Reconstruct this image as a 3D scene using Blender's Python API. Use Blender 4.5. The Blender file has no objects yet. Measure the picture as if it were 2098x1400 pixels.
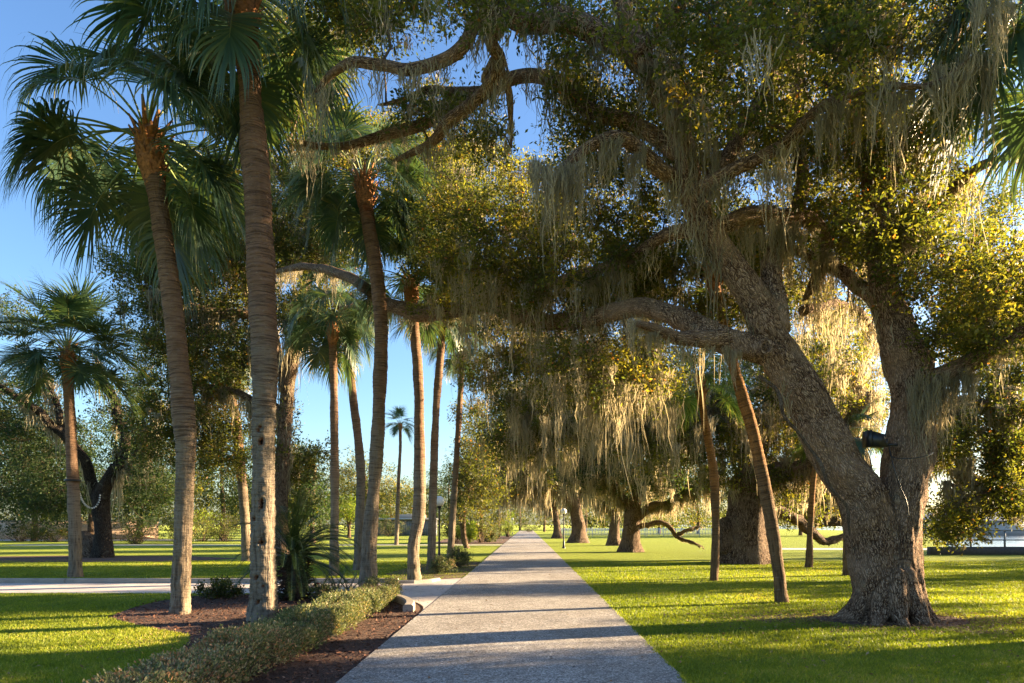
import bpy, math, random
import numpy as np
from mathutils import Vector

# ------------------------------------------------------------------ camera, sky, sun, exposure
SC = bpy.context.scene
COL = SC.collection
CAM_H, F_PX, VX, VY, W_PX, H_PX = 1.6, 1400.0, 1080.0, 1075.0, 2098.0, 1400.0
cam_d = bpy.data.cameras.new('camera')
cam = bpy.data.objects.new('camera', cam_d); COL.objects.link(cam)
cam.location = (0, 0, CAM_H); cam.rotation_euler = (math.radians(90), 0, 0)
cam_d.sensor_width = 36; cam_d.lens = 36 * F_PX / W_PX
cam_d.shift_x = (W_PX / 2 - VX) / W_PX; cam_d.shift_y = (VY - H_PX / 2) / W_PX
cam_d.clip_start = 0.1; cam_d.clip_end = 5000
SC.camera = cam

SUN_EL, SUN_AZ = math.radians(12.5), math.radians(17.0)       # azimuth measured from +X towards +Y
sun_dir = Vector((math.cos(SUN_EL) * math.cos(SUN_AZ), math.cos(SUN_EL) * math.sin(SUN_AZ), math.sin(SUN_EL)))
world = bpy.data.worlds.new('World'); SC.world = world; world.use_nodes = True
wn = world.node_tree.nodes; wl = world.node_tree.links
bg = wn['Background']
sky = wn.new('ShaderNodeTexSky'); sky.sky_type = 'NISHITA'; sky.sun_disc = False
sky.sun_elevation = SUN_EL; sky.sun_rotation = math.pi / 2 - SUN_AZ
sky.air_density = 1.0; sky.dust_density = 1.3; sky.ozone_density = 3.0
hs = wn.new('ShaderNodeHueSaturation'); hs.inputs['Saturation'].default_value = 1.08; hs.inputs['Hue'].default_value = 0.505
wl.new(sky.outputs[0], hs.inputs['Color']); wl.new(hs.outputs[0], bg.inputs[0]); bg.inputs[1].default_value = 0.06
sun_l = bpy.data.lights.new('sun', 'SUN'); sun_l.energy = 5.0; sun_l.angle = math.radians(0.6)
sun_l.color = (1.0, 0.75, 0.45)
sun_o = bpy.data.objects.new('sun', sun_l); COL.objects.link(sun_o)
sun_o.rotation_euler = sun_dir.to_track_quat('Z', 'Y').to_euler()
sun_o.location = (40, 12, 30)
vs = SC.view_settings
vs.view_transform = 'Standard'; vs.look = 'None'; vs.gamma = 1.0; vs.use_curve_mapping = False
vs.exposure = 2.8
SC.cycles.max_bounces = 7; SC.cycles.diffuse_bounces = 4; SC.cycles.transmission_bounces = 5
SC.cycles.glossy_bounces = 2; SC.cycles.transparent_max_bounces = 4
SC.cycles.caustics_reflective = False; SC.cycles.caustics_refractive = False

# ------------------------------------------------------------------ helpers
def P(px, py, Y):
    return np.array([(px - VX) / F_PX * Y, Y, CAM_H + (VY - py) / F_PX * Y])
def G(px, py):
    Y = CAM_H * F_PX / (py - VY)
    return np.array([(px - VX) / F_PX * Y, Y, 0.0])
def RNG(s): return np.random.default_rng(s)
def nrm(v): return v / np.maximum(np.linalg.norm(v, axis=-1, keepdims=True), 1e-9)

def _hash(ix, iy, iz):
    h = (ix * 374761393 + iy * 668265263 + iz * 2147483647 + 1013904223) & 0xFFFFFFFF
    h = ((h ^ (h >> 13)) * 1274126177) & 0xFFFFFFFF
    h = ((h ^ (h >> 16)) * 2246822519) & 0xFFFFFFFF
    return ((h ^ (h >> 15)) & 0xFFFF) / 65535.0
def vnoise(p):
    p = np.asarray(p, float); i = np.floor(p).astype(np.int64); f = p - i; f = f * f * (3 - 2 * f)
    r = 0
    for dx in (0, 1):
        for dy in (0, 1):
            for dz in (0, 1):
                w = (f[:, 0] if dx else 1 - f[:, 0]) * (f[:, 1] if dy else 1 - f[:, 1]) * (f[:, 2] if dz else 1 - f[:, 2])
                r = r + w * _hash(i[:, 0] + dx, i[:, 1] + dy, i[:, 2] + dz)
    return r * 2 - 1
def fbm(p, o=3):
    r = 0; a = 1.0
    for k in range(o): r = r + a * vnoise(p * 2.03 ** k + 17.3 * k); a *= 0.5
    return r

def mesh_np(name, V, F, mat=None, smooth=False, fattr=None, vattr=None):
    """mesh from numpy: V (n,3); F list of (m,k) index arrays (tris or quads)"""
    me = bpy.data.meshes.new(name)
    if not isinstance(F, (list, tuple)): F = [F]
    F = [f for f in F if len(f)]
    V = np.asarray(V, np.float32)
    me.vertices.add(len(V)); me.vertices.foreach_set('co', V.ravel())
    nl = sum(f.size for f in F); nf = sum(len(f) for f in F)
    me.loops.add(nl); me.polygons.add(nf)
    me.loops.foreach_set('vertex_index', np.concatenate([f.ravel() for f in F]).astype(np.int32))
    tot = np.concatenate([np.full(len(f), f.shape[1]) for f in F])
    st = np.concatenate([[0], np.cumsum(tot)[:-1]]).astype(np.int32)
    me.polygons.foreach_set('loop_start', st)
    if smooth: me.polygons.foreach_set('use_smooth', np.ones(nf, bool))
    me.update(calc_edges=True)
    for k, a in (fattr or {}).items():
        at = me.attributes.new(k, 'FLOAT', 'FACE'); at.data.foreach_set('value', np.asarray(a, np.float32))
    for k, a in (vattr or {}).items():
        a = np.asarray(a, np.float32)
        if a.ndim == 2:
            at = me.attributes.new(k, 'FLOAT_VECTOR', 'POINT'); at.data.foreach_set('vector', a.ravel())
        else:
            at = me.attributes.new(k, 'FLOAT', 'POINT'); at.data.foreach_set('value', a)
    if mat: me.materials.append(mat)
    return me
def obj(name, me, parent=None):
    o = bpy.data.objects.new(name, me); COL.objects.link(o)
    if parent is not None: o.parent = parent
    return o
def tag(o, label=None, cat=None, group=None, kind=None):
    if label: o['label'] = label
    if cat: o['category'] = cat
    if group: o['group'] = group
    if kind: o['kind'] = kind
    return o
def thing(name, label, cat, loc=(0, 0, 0), group=None):
    o = bpy.data.objects.new(name, None); COL.objects.link(o); o.location = tuple(float(x) for x in loc)
    o.empty_display_size = 0.2
    return tag(o, label, cat, group)

class Geo:
    """collects pieces of geometry in local coordinates"""
    def __init__(s): s.V = []; s.Q = []; s.T = []; s.n = 0; s.A = []; s.FR = []
    def add(s, V, Q=None, T=None, A=None, FR=None):
        V = np.asarray(V, float); s.V.append(V)
        if Q is not None and len(Q): s.Q.append(np.asarray(Q, int) + s.n)
        if T is not None and len(T): s.T.append(np.asarray(T, int) + s.n)
        s.A.append(V if A is None else A); s.FR.append(np.zeros(len(V)) if FR is None else FR)
        s.n += len(V)
    def box(s, x0, x1, y0, y1, z0, z1):
        V = [(x, y, z) for z in (z0, z1) for y in (y0, y1) for x in (x0, x1)]
        s.add(V, [(0, 2, 3, 1), (4, 5, 7, 6), (0, 1, 5, 4), (2, 6, 7, 3), (0, 4, 6, 2), (1, 3, 7, 5)])
    def lathe(s, prof, n=16, c=(0, 0)):
        a = np.arange(n) * 2 * np.pi / n; V = []
        for r, z in prof: V.append(np.stack([c[0] + r * np.cos(a), c[1] + r * np.sin(a), np.full(n, z)], 1))
        s.add(np.concatenate(V), grid_faces(len(prof), n))
    def mesh(s, name, mat, smooth=False, off=(0, 0, 0)):
        V = np.concatenate(s.V) - np.asarray(off)
        F = []
        if s.Q: F.append(np.concatenate(s.Q))
        if s.T: F.append(np.concatenate(s.T))
        return mesh_np(name, V, F, mat, smooth, vattr={'bark': np.concatenate(s.A), 'frac': np.concatenate(s.FR)})
def grid_faces(nr, n):
    i = np.arange(nr - 1)[:, None] * n; j = np.arange(n)[None, :]; k = (j + 1) % n
    return np.stack([i + j, i + k, i + n + k, i + n + j], -1).reshape(-1, 4)

def resample(pts, rad, step):
    pts = np.asarray(pts, float); rad = np.asarray(rad, float)
    p = np.vstack([2 * pts[0] - pts[1], pts, 2 * pts[-1] - pts[-2]])
    r = np.concatenate([[rad[0]], rad, [rad[-1]]])
    OP = []; OR = []
    for i in range(len(pts) - 1):
        n = max(2, int(np.ceil(np.linalg.norm(pts[i + 1] - pts[i]) / step)))
        t = np.linspace(0, 1, n, endpoint=False)[:, None]
        a, b, c, d = p[i], p[i + 1], p[i + 2], p[i + 3]
        OP.append(0.5 * ((2 * b) + (c - a) * t + (2 * a - 5 * b + 4 * c - d) * t * t + (3 * b - a - 3 * c + d) * t ** 3))
        t = t[:, 0]; s_ = t * t * (3 - 2 * t)
        OR.append(r[i + 1] * (1 - s_) + r[i + 2] * s_)
    OP.append(pts[-1:]); OR.append(rad[-1:])
    return np.concatenate(OP), np.concatenate(OR)
def tube(pts, rad, n=8, step=0.2, disp=None, cap=True, wig=0.0, seed=0, cap0=False):
    C, R = resample(pts, rad, step)
    if wig:
        w = np.stack([fbm(np.stack([np.arange(len(C)) * step * 1.3, np.full(len(C), seed * 3.7), np.full(len(C), k * 9.1)], 1), 2) for k in range(3)], 1)
        e = np.clip(np.linspace(0, 1, len(C)) * 6, 0, 1)[:, None]
        C = C + w * wig * e
    m = len(C); T = nrm(np.gradient(C, axis=0))
    up = np.array([0, 1.0, 0]) if abs(T[0][1]) < 0.9 else np.array([1.0, 0, 0])
    B = np.zeros((m, 3)); b = up - T[0] * (up @ T[0]); b /= np.linalg.norm(b)
    for i in range(m):
        b = b - T[i] * (b @ T[i]); b = b / np.linalg.norm(b); B[i] = b
    D = np.cross(T, B)
    ln = np.concatenate([[0], np.cumsum(np.linalg.norm(np.diff(C, axis=0), axis=1))])
    a = np.arange(n) * 2 * np.pi / n
    dirs = B[:, None, :] * np.cos(a)[None, :, None] + D[:, None, :] * np.sin(a)[None, :, None]
    RR = np.repeat(R[:, None], n, 1)
    r0 = max(R.mean(), 0.02)
    A = np.stack([np.broadcast_to(np.cos(a) * r0, (m, n)), np.broadcast_to(np.sin(a) * r0, (m, n)), np.broadcast_to(ln[:, None], (m, n))], -1).reshape(-1, 3)
    if disp is not None: RR = RR + disp(A, np.repeat(ln, n), RR.reshape(-1)).reshape(m, n)
    if cap: RR[-1] = 0.001
    if cap0: RR[0] = 0.001
    V = (C[:, None, :] + dirs * RR[:, :, None]).reshape(-1, 3)
    return V, grid_faces(m, n), A + seed * 7.31, np.repeat(ln / max(ln[-1], 1e-6), n), C, R

# ------------------------------------------------------------------ materials
class NT:
    def __init__(s, name):
        s.m = bpy.data.materials.new(name); s.m.use_nodes = True
        s.t = s.m.node_tree; s.b = s.t.nodes['Principled BSDF']; s.out = s.t.nodes['Material Output']
    def n(s, typ, props=None, **ins):
        d = s.t.nodes.new('ShaderNode' + typ)
        for k, v in (props or {}).items(): setattr(d, k, v)
        for k, v in ins.items(): s.set(d, k, v)
        return d
    def set(s, d, k, v):
        k2 = int(k[1:]) if k[0] == 'i' and k[1:].isdigit() else k.replace('_', ' ')
        if hasattr(v, 'bl_idname') and hasattr(v, 'outputs'): v = v.outputs[0]
        if isinstance(v, bpy.types.NodeSocket): s.t.links.new(v, d.inputs[k2])
        else:
            if isinstance(v, (tuple, list)) and len(v) == 3 and d.inputs[k2].type == 'RGBA': v = (*v, 1)
            d.inputs[k2].default_value = v
    def P(s, **ins):
        for k, v in ins.items(): s.set(s.b, k, v)
    def attr(s, name): return s.n('Attribute', {'attribute_name': name})
    def ramp(s, fac, stops, interp='LINEAR'):
        d = s.n('ValToRGB'); s.set(d, 'Fac', fac); e = d.color_ramp.elements; d.color_ramp.interpolation = interp
        while len(e) < len(stops): e.new(0.5)
        for el, (p, c) in zip(e, stops):
            el.position = p; el.color = (*c, 1) if len(c) == 3 else c
        return d.outputs[0]
    def mix(s, fac, a, b, mode='MIX'):
        d = s.n('MixRGB', {'blend_type': mode}); s.set(d, 'Fac', fac); s.set(d, 'Color1', a); s.set(d, 'Color2', b); return d.outputs[0]
    def math(s, op, a, b=0.0):
        d = s.n('Math', {'operation': op}); s.set(d, 'i0', a); s.set(d, 'i1', b); return d.outputs[0]
    def map(s, vec, scale=(1, 1, 1)):
        d = s.n('Mapping'); s.set(d, 'Vector', vec); d.inputs['Scale'].default_value = scale; return d.outputs[0]
    def noise(s, vec, scale=5.0, detail=4.0, rough=0.55, dist=0.0):
        d = s.n('TexNoise'); s.set(d, 'Vector', vec)
        d.inputs['Scale'].default_value = scale; d.inputs['Detail'].default_value = detail
        d.inputs['Roughness'].default_value = rough; d.inputs['Distortion'].default_value = dist
        return d.outputs[0]
    def vor(s, vec, scale, feature='F1', out=0):
        d = s.n('TexVoronoi', {'feature': feature}); s.set(d, 'Vector', vec); d.inputs['Scale'].default_value = scale
        return d.outputs[out]
    def bump(s, h, strength=0.5, dist=0.02):
        d = s.n('Bump'); s.set(d, 'Height', h); d.inputs['Strength'].default_value = strength; d.inputs['Distance'].default_value = dist
        s.t.links.new(d.outputs[0], s.b.inputs['Normal']); return d

def leaf_mat(name, stops, trans, tfac=0.45, rough=0.5, spec=0.35):
    """two-sided leaf: reflects its colour by face tint, lets warm light through"""
    m = NT(name); a = m.attr('tint')
    c = m.ramp(a.outputs['Fac'], stops)
    m.P(Base_Color=c, Roughness=rough); m.b.inputs['Specular IOR Level'].default_value = spec
    t = m.n('BsdfTranslucent'); m.set(t, 'Color', m.mix(1.0, c, trans, 'MULTIPLY'))
    mx = m.n('MixShader'); mx.inputs[0].default_value = tfac
    m.t.links.new(m.b.outputs[0], mx.inputs[1]); m.t.links.new(t.outputs[0], mx.inputs[2])
    m.t.links.new(mx.outputs[0], m.out.inputs[0])
    return m.m

def oak_bark_mat(name, dark, mid, light, sc=1.0):
    m = NT(name); v = m.attr('bark').outputs['Vector']
    dn = m.n('TexNoise'); m.set(dn, 'Vector', v); dn.inputs['Scale'].default_value = 7.0; dn.inputs['Detail'].default_value = 3.0
    sv = m.n('VectorMath', {'operation': 'SCALE'}); m.set(sv, 'i0', dn.outputs['Color']); sv.inputs['Scale'].default_value = 0.12
    va = m.n('VectorMath', {'operation': 'ADD'}); m.set(va, 'i0', v); m.set(va, 'i1', sv.outputs[0])
    plates = m.vor(m.map(va.outputs[0], (1, 1, 0.13)), 46 * sc, 'DISTANCE_TO_EDGE')
    fur = m.noise(m.map(v, (1, 1, 0.12)), 30 * sc, 6, 0.62, 0.8)
    big = m.noise(v, 1.7, 4)
    fine = m.noise(v, 90 * sc, 3)
    h = m.math('ADD', m.math('MULTIPLY', m.math('MINIMUM', plates, 0.22), 2.2), m.math('MULTIPLY', fur, 0.9))
    col = m.ramp(h, [(0.42, dark), (0.66, mid), (0.95, light)])
    col = m.mix(m.ramp(big, [(0.42, (0, 0, 0)), (0.66, (1, 1, 1))]), col, m.mix(0.6, col, light))
    col = m.mix(m.ramp(fine, [(0.6, (0, 0, 0)), (0.72, (1, 1, 1))]), col, m.mix(0.5, col, (0.36, 0.34, 0.28)))
    lich = m.noise(v, 4.2, 6, 0.7)
    col = m.mix(m.ramp(lich, [(0.58, (0, 0, 0)), (0.68, (0.55, 0.55, 0.55))]), col, m.mix(0.5, col, (0.3, 0.29, 0.21)))
    col = m.mix(m.ramp(lich, [(0.3, (0.7, 0.7, 0.7)), (0.42, (0, 0, 0))]), col, m.mix(1.0, col, (0.5, 0.42, 0.36), 'MULTIPLY'))
    m.P(Base_Color=col, Roughness=0.92); m.b.inputs['Specular IOR Level'].default_value = 0.15
    m.bump(h, 1.0, 0.05 / sc)
    return m.m

def palm_bark_mat(name, low, mid, top, seed=0.0):
    """ringed palm stem: weathered grey below, red-brown above, rusty fibre under the head"""
    m = NT(name); v = m.attr('bark').outputs['Vector']; fr = m.attr('frac').outputs['Fac']
    ring = m.noise(m.map(v, (2.2, 2.2, 42)), 1.0, 5, 0.65, 0.5)
    blot = m.noise(v, 2.3, 5, 0.6); fleck = m.noise(m.map(v, (14, 14, 40)), 1.0, 4, 0.6)
    vert = m.noise(m.map(v, (26, 26, 3)), 1.0, 4, 0.6)
    f2 = m.math('ADD', fr, m.math('MULTIPLY', m.math('SUBTRACT', blot, 0.5), 0.35))
    col = m.ramp(f2, [(0.08, low), (0.34, low), (0.5, mid), (0.9, mid), (0.97, top)])
    dark = m.mix(0.8, col, (0.025, 0.014, 0.01))
    lowf = m.ramp(f2, [(0.12, (1, 1, 1)), (0.4, (0, 0, 0))])
    pat = m.mix(lowf, ring, m.mix(0.3, vert, ring))
    col = m.mix(m.math('MULTIPLY', m.ramp(pat, [(0.38, (1, 1, 1)), (0.53, (0, 0, 0))]), 0.85), col, dark)
    col = m.mix(m.ramp(fleck, [(0.6, (0, 0, 0)), (0.74, (1, 1, 1))]), col, m.mix(0.4, col, (0.42, 0.38, 0.3)))
    col = m.mix(m.ramp(blot, [(0.55, (0, 0, 0)), (0.7, (0.6, 0.6, 0.6))]), col, m.mix(1.0, col, (0.55, 0.5, 0.42), 'MULTIPLY'))
    col = m.mix(m.math('MULTIPLY', m.math('MAXIMUM', m.math('SUBTRACT', fr, 1.05), 0.0), 1.3), col, (0.012, 0.008, 0.006))  # hole insides mixed to near black, their self-shadow painted in
    m.P(Base_Color=col, Roughness=0.9); m.b.inputs['Specular IOR Level'].default_value = 0.15
    m.bump(m.math('ADD', pat, m.math('MULTIPLY', m.math('ADD', vert, fleck), 0.45)), 1.0, 0.045)
    return m.m

M = {}
M['oak_bark'] = oak_bark_mat('oak_bark', (0.02, 0.009, 0.005), (0.15, 0.08, 0.044), (0.4, 0.265, 0.17))
M['oak_bark_far'] = oak_bark_mat('oak_bark_far', (0.022, 0.012, 0.007), (0.11, 0.064, 0.038), (0.26, 0.18, 0.12), 0.6)
M['oak_bark_dark'] = oak_bark_mat('dark_oak_bark', (0.008, 0.006, 0.005), (0.03, 0.02, 0.014), (0.075, 0.055, 0.04), 0.6)
M['twig'] = oak_bark_mat('oak_twig', (0.04, 0.025, 0.016), (0.11, 0.07, 0.045), (0.2, 0.15, 0.105), 2.0)
M['palm_bark'] = palm_bark_mat('palm_bark', (0.24, 0.185, 0.13), (0.235, 0.14, 0.086), (0.32, 0.11, 0.04))
M['palm_bark_grey'] = palm_bark_mat('palm_bark_grey', (0.21, 0.17, 0.125), (0.215, 0.125, 0.08), (0.3, 0.11, 0.04))
M['palm_bark_rust'] = palm_bark_mat('palm_bark_rust', (0.17, 0.11, 0.06), (0.3, 0.15, 0.055), (0.28, 0.11, 0.04))
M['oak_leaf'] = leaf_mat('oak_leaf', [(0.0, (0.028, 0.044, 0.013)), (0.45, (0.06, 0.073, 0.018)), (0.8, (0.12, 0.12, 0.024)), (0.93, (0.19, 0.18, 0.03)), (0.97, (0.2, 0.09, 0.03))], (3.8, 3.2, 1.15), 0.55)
M['oak_leaf_shade'] = leaf_mat('shaded_oak_leaf', [(0.0, (0.026, 0.042, 0.014)), (0.5, (0.054, 0.064, 0.018)), (0.85, (0.095, 0.105, 0.024)), (0.96, (0.17, 0.09, 0.03))], (3.3, 2.8, 1.1), 0.5)  # shaded copy of the oak leaf: shade put into the leaf colour
M['cedar_and_shaded_leaf'] = leaf_mat('cedar_and_shaded_leaf', [(0.0, (0.02, 0.042, 0.018)), (0.6, (0.04, 0.07, 0.022)), (0.95, (0.09, 0.1, 0.025))], (2.2, 2.1, 1.0), 0.35, 0.7)  # dark cedar foliage; on far-left crowns its darkness stands in for shade
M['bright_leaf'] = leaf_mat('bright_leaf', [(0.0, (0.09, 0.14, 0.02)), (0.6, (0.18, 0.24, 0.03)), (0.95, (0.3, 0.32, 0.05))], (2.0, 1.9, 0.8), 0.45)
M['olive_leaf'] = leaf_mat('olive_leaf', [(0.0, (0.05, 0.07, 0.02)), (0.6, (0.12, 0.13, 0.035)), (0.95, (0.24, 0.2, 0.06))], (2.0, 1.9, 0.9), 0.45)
M['hedge_leaf'] = leaf_mat('hedge_leaf', [(0.0, (0.07, 0.095, 0.035)), (0.45, (0.11, 0.14, 0.05)), (0.7, (0.21, 0.2, 0.09)), (0.92, (0.42, 0.33, 0.19)), (1.0, (0.4, 0.2, 0.1))], (1.6, 1.5, 0.9), 0.35, 0.6)
M['moss'] = leaf_mat('spanish_moss', [(0.0, (0.2, 0.18, 0.125)), (0.6, (0.34, 0.305, 0.22)), (1.0, (0.46, 0.41, 0.31))], (1.35, 1.25, 1.0), 0.55, 0.95, 0.1)
M['frond'] = leaf_mat('palm_frond', [(0.0, (0.03, 0.068, 0.046)), (0.6, (0.055, 0.1, 0.052)), (0.9, (0.12, 0.145, 0.05)), (1.0, (0.3, 0.25, 0.1))], (2.2, 2.0, 0.8), 0.28, 0.36, 0.6)
M['frond_gold'] = leaf_mat('palm_frond_pale', [(0.0, (0.05, 0.1, 0.03)), (0.6, (0.1, 0.15, 0.04)), (1.0, (0.24, 0.22, 0.08))], (2.0, 2.0, 0.9), 0.45, 0.45, 0.4)
M['sago'] = leaf_mat('sago_frond', [(0.0, (0.018, 0.04, 0.012)), (0.7, (0.04, 0.07, 0.016)), (1.0, (0.12, 0.12, 0.03))], (1.8, 1.8, 0.8), 0.25, 0.35, 0.6)
M['grass_blade'] = leaf_mat('grass_blade', [(0.0, (0.085, 0.125, 0.012)), (0.6, (0.2, 0.245, 0.02)), (0.9, (0.29, 0.31, 0.035)), (1.0, (0.36, 0.3, 0.1))], (1.9, 1.8, 0.7), 0.4, 0.55, 0.3)
M['litter'] = leaf_mat('fallen_leaf', [(0.0, (0.12, 0.06, 0.025)), (0.6, (0.24, 0.13, 0.06)), (1.0, (0.36, 0.25, 0.13))], (1, 1, 1), 0.15, 0.8)
M['mulch_chip'] = leaf_mat('mulch_chip', [(0.0, (0.05, 0.02, 0.012)), (0.5, (0.13, 0.055, 0.032)), (0.9, (0.24, 0.12, 0.075)), (1.0, (0.36, 0.24, 0.16))], (1, 1, 1), 0.02, 0.9)
M['red_leaf'] = leaf_mat('red_leaf', [(0.0, (0.4, 0.02, 0.04)), (1.0, (0.6, 0.06, 0.06))], (1.3, 1, 1), 0.3)

def lawn_mat():
    m = NT('lawn_turf'); v = m.n('TexCoord').outputs['Object']
    big = m.noise(v, 0.22, 5, 0.6); mid = m.noise(v, 1.6, 5, 0.65); fine = m.noise(v, 38, 4, 0.7); clump = m.noise(v, 9, 4, 0.6)
    c = m.ramp(m.math('ADD', m.math('MULTIPLY', clump, 0.55), m.math('MULTIPLY', fine, 0.45)),
               [(0.32, (0.045, 0.07, 0.007)), (0.5, (0.145, 0.18, 0.014)), (0.66, (0.245, 0.275, 0.027))])
    c = m.mix(m.ramp(mid, [(0.5, (0, 0, 0)), (0.75, (0.55, 0.55, 0.55))]), c, (0.18, 0.185, 0.03))
    c = m.mix(m.ramp(big, [(0.5, (0, 0, 0)), (0.72, (0.5, 0.5, 0.5))]), c, (0.15, 0.17, 0.03))
    dry = m.noise(v, 0.9, 6, 0.7)
    c = m.mix(m.ramp(dry, [(0.58, (0, 0, 0)), (0.7, (0.7, 0.7, 0.7))]), c, (0.2, 0.15, 0.07))
    m.P(Base_Color=c, Roughness=0.9); m.b.inputs['Specular IOR Level'].default_value = 0.1
    m.b.inputs['Sheen Weight'].default_value = 0.25; m.b.inputs['Sheen Tint'].default_value = (0.7, 0.85, 0.2, 1)
    m.bump(m.math('ADD', fine, m.math('MULTIPLY', clump, 1.5)), 0.9, 0.06)
    return m.m
def shell_path_mat():
    m = NT('shell_concrete'); v = m.n('TexCoord').outputs['Object']
    cell = m.vor(v, 70, 'F1', 1); edge = m.vor(v, 70, 'DISTANCE_TO_EDGE'); cell2 = m.vor(v, 34, 'F1', 1)
    sep = m.n('SeparateColor'); m.set(sep, 'Color', cell); sep2 = m.n('SeparateColor'); m.set(sep2, 'Color', cell2)
    patch = m.noise(v, 0.7, 6, 0.6); stain = m.noise(v, 3.1, 5, 0.6)
    f = m.math('ADD', m.math('MULTIPLY', sep.outputs[0], 0.7), m.math('MULTIPLY', sep2.outputs[1], 0.3))
    c = m.ramp(f, [(0.1, (0.11, 0.105, 0.1)), (0.4, (0.3, 0.275, 0.25)), (0.65, (0.5, 0.465, 0.425)), (0.92, (0.8, 0.76, 0.71))])
    c = m.mix(m.ramp(edge, [(0.0, (0.75, 0.75, 0.75)), (0.1, (0, 0, 0))]), c, (0.12, 0.11, 0.1))
    c = m.mix(m.ramp(patch, [(0.4, (0.35, 0.35, 0.35)), (0.62, (0, 0, 0))]), c, m.mix(1.0, c, (0.72, 0.7, 0.68), 'MULTIPLY'))
    c = m.mix(m.ramp(stain, [(0.34, (0.55, 0.55, 0.55)), (0.5, (0, 0, 0))]), c, (0.2, 0.175, 0.15))
    broad = m.noise(m.map(v, (1.0, 0.35, 1)), 0.55, 5, 0.65)
    c = m.mix(m.ramp(broad, [(0.4, (0.6, 0.6, 0.6)), (0.6, (0, 0, 0))]), c, m.mix(1.0, c, (0.66, 0.63, 0.6), 'MULTIPLY'))
    m.P(Base_Color=c, Roughness=0.75); m.b.inputs['Specular IOR Level'].default_value = 0.3
    m.bump(m.math('ADD', m.math('MULTIPLY', edge, 3.0), sep.outputs[0]), 0.45, 0.008)
    return m.m
def concrete_mat(name, base, scale=1.0):
    m = NT(name); v = m.n('TexCoord').outputs['Object']
    a = m.noise(v, 1.3 * scale, 6, 0.6); b = m.noise(v, 45 * scale, 4, 0.6); s = m.noise(m.map(v, (1, 1, 5)), 6 * scale, 4)
    dk = tuple(x * 0.62 for x in base); lt = tuple(min(1, x * 1.22) for x in base)
    c = m.mix(m.ramp(b, [(0.3, (0, 0, 0)), (0.7, (1, 1, 1))]), dk, lt)
    c = m.mix(0.5, c, m.mix(m.ramp(a, [(0.35, (0, 0, 0)), (0.65, (1, 1, 1))]), dk, lt))
    c = m.mix(m.ramp(s, [(0.56, (0, 0, 0)), (0.75, (0.5, 0.5, 0.5))]), c, (0.1, 0.095, 0.075))
    m.P(Base_Color=c, Roughness=0.85); m.bump(b, 0.3, 0.01); return m.m
def mulch_mat():
    m = NT('mulch_ground'); v = m.n('TexCoord').outputs['Object']
    a = m.noise(m.map(v, (1, 1, 1)), 30, 6, 0.7, 1.0); b = m.noise(v, 2, 4)
    c = m.ramp(a, [(0.3, (0.02, 0.01, 0.007)), (0.5, (0.075, 0.034, 0.021)), (0.7, (0.19, 0.1, 0.06))])
    c = m.mix(m.ramp(b, [(0.5, (0, 0, 0)), (0.7, (0.4, 0.4, 0.4))]), c, (0.16, 0.09, 0.06))
    m.P(Base_Color=c, Roughness=0.95); m.bump(a, 1.0, 0.05); return m.m
def plain_mat(name, col, rough=0.6, metal=0.0, var=0.25, scale=8.0, spec=0.4):
    m = NT(name); v = m.n('TexCoord').outputs['Object']; a = m.noise(v, scale, 5, 0.6)
    c = m.mix(m.ramp(a, [(0.3, (0, 0, 0)), (0.7, (1, 1, 1))]), tuple(x * (1 - var) for x in col), tuple(min(1, x * (1 + var)) for x in col))
    m.P(Base_Color=c, Roughness=rough, Metallic=metal); m.b.inputs['Specular IOR Level'].default_value = spec
    m.bump(a, 0.15, 0.01); return m.m
M['lawn'] = lawn_mat(); M['path'] = shell_path_mat(); M['mulch'] = mulch_mat()
M['drive'] = concrete_mat('drive_concrete', (0.52, 0.46, 0.42)); M['kerb'] = concrete_mat('kerb_concrete', (0.33, 0.285, 0.235), 1.5)
M['black'] = plain_mat('black_paint', (0.014, 0.015, 0.016), 0.4); M['globe'] = plain_mat('opal_glass', (0.86, 0.82, 0.76), 0.25, 0, 0.03, 3)
M['white'] = plain_mat('white_paint', (0.75, 0.74, 0.72), 0.55, 0, 0.06); M['grey_board'] = plain_mat('grey_boards', (0.2, 0.2, 0.21), 0.8)
M['roof_grey'] = plain_mat('roof_sheet', (0.45, 0.44, 0.43), 0.6); M['tan_wall'] = plain_mat('tan_render', (0.62, 0.44, 0.3), 0.9, 0, 0.12)
M['dark_wall'] = plain_mat('seawall_concrete', (0.09, 0.085, 0.085), 0.9); M['rail'] = plain_mat('rail_grey', (0.2, 0.22, 0.25), 0.6)
M['fibre'] = plain_mat('palm_fibre', (0.3, 0.13, 0.05), 0.95, 0, 0.6, 22)
M['sago_trunk'] = plain_mat('sago_trunk', (0.055, 0.03, 0.018), 0.95, 0, 0.6, 20)
M['hole'] = plain_mat('rotten_wood', (0.018, 0.012, 0.009), 1.0, 0, 0.4, 30)
M['petiole'] = plain_mat('petiole', (0.14, 0.19, 0.06), 0.5, 0, 0.2)
def water_mat():
    m = NT('river_water'); v = m.n('TexCoord').outputs['Object']; a = m.noise(m.map(v, (1, 3, 1)), 1.2, 5)
    m.P(Base_Color=(0.1, 0.14, 0.18), Roughness=0.12); m.bump(a, 0.25, 0.1); return m.m
M['water'] = water_mat()

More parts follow.
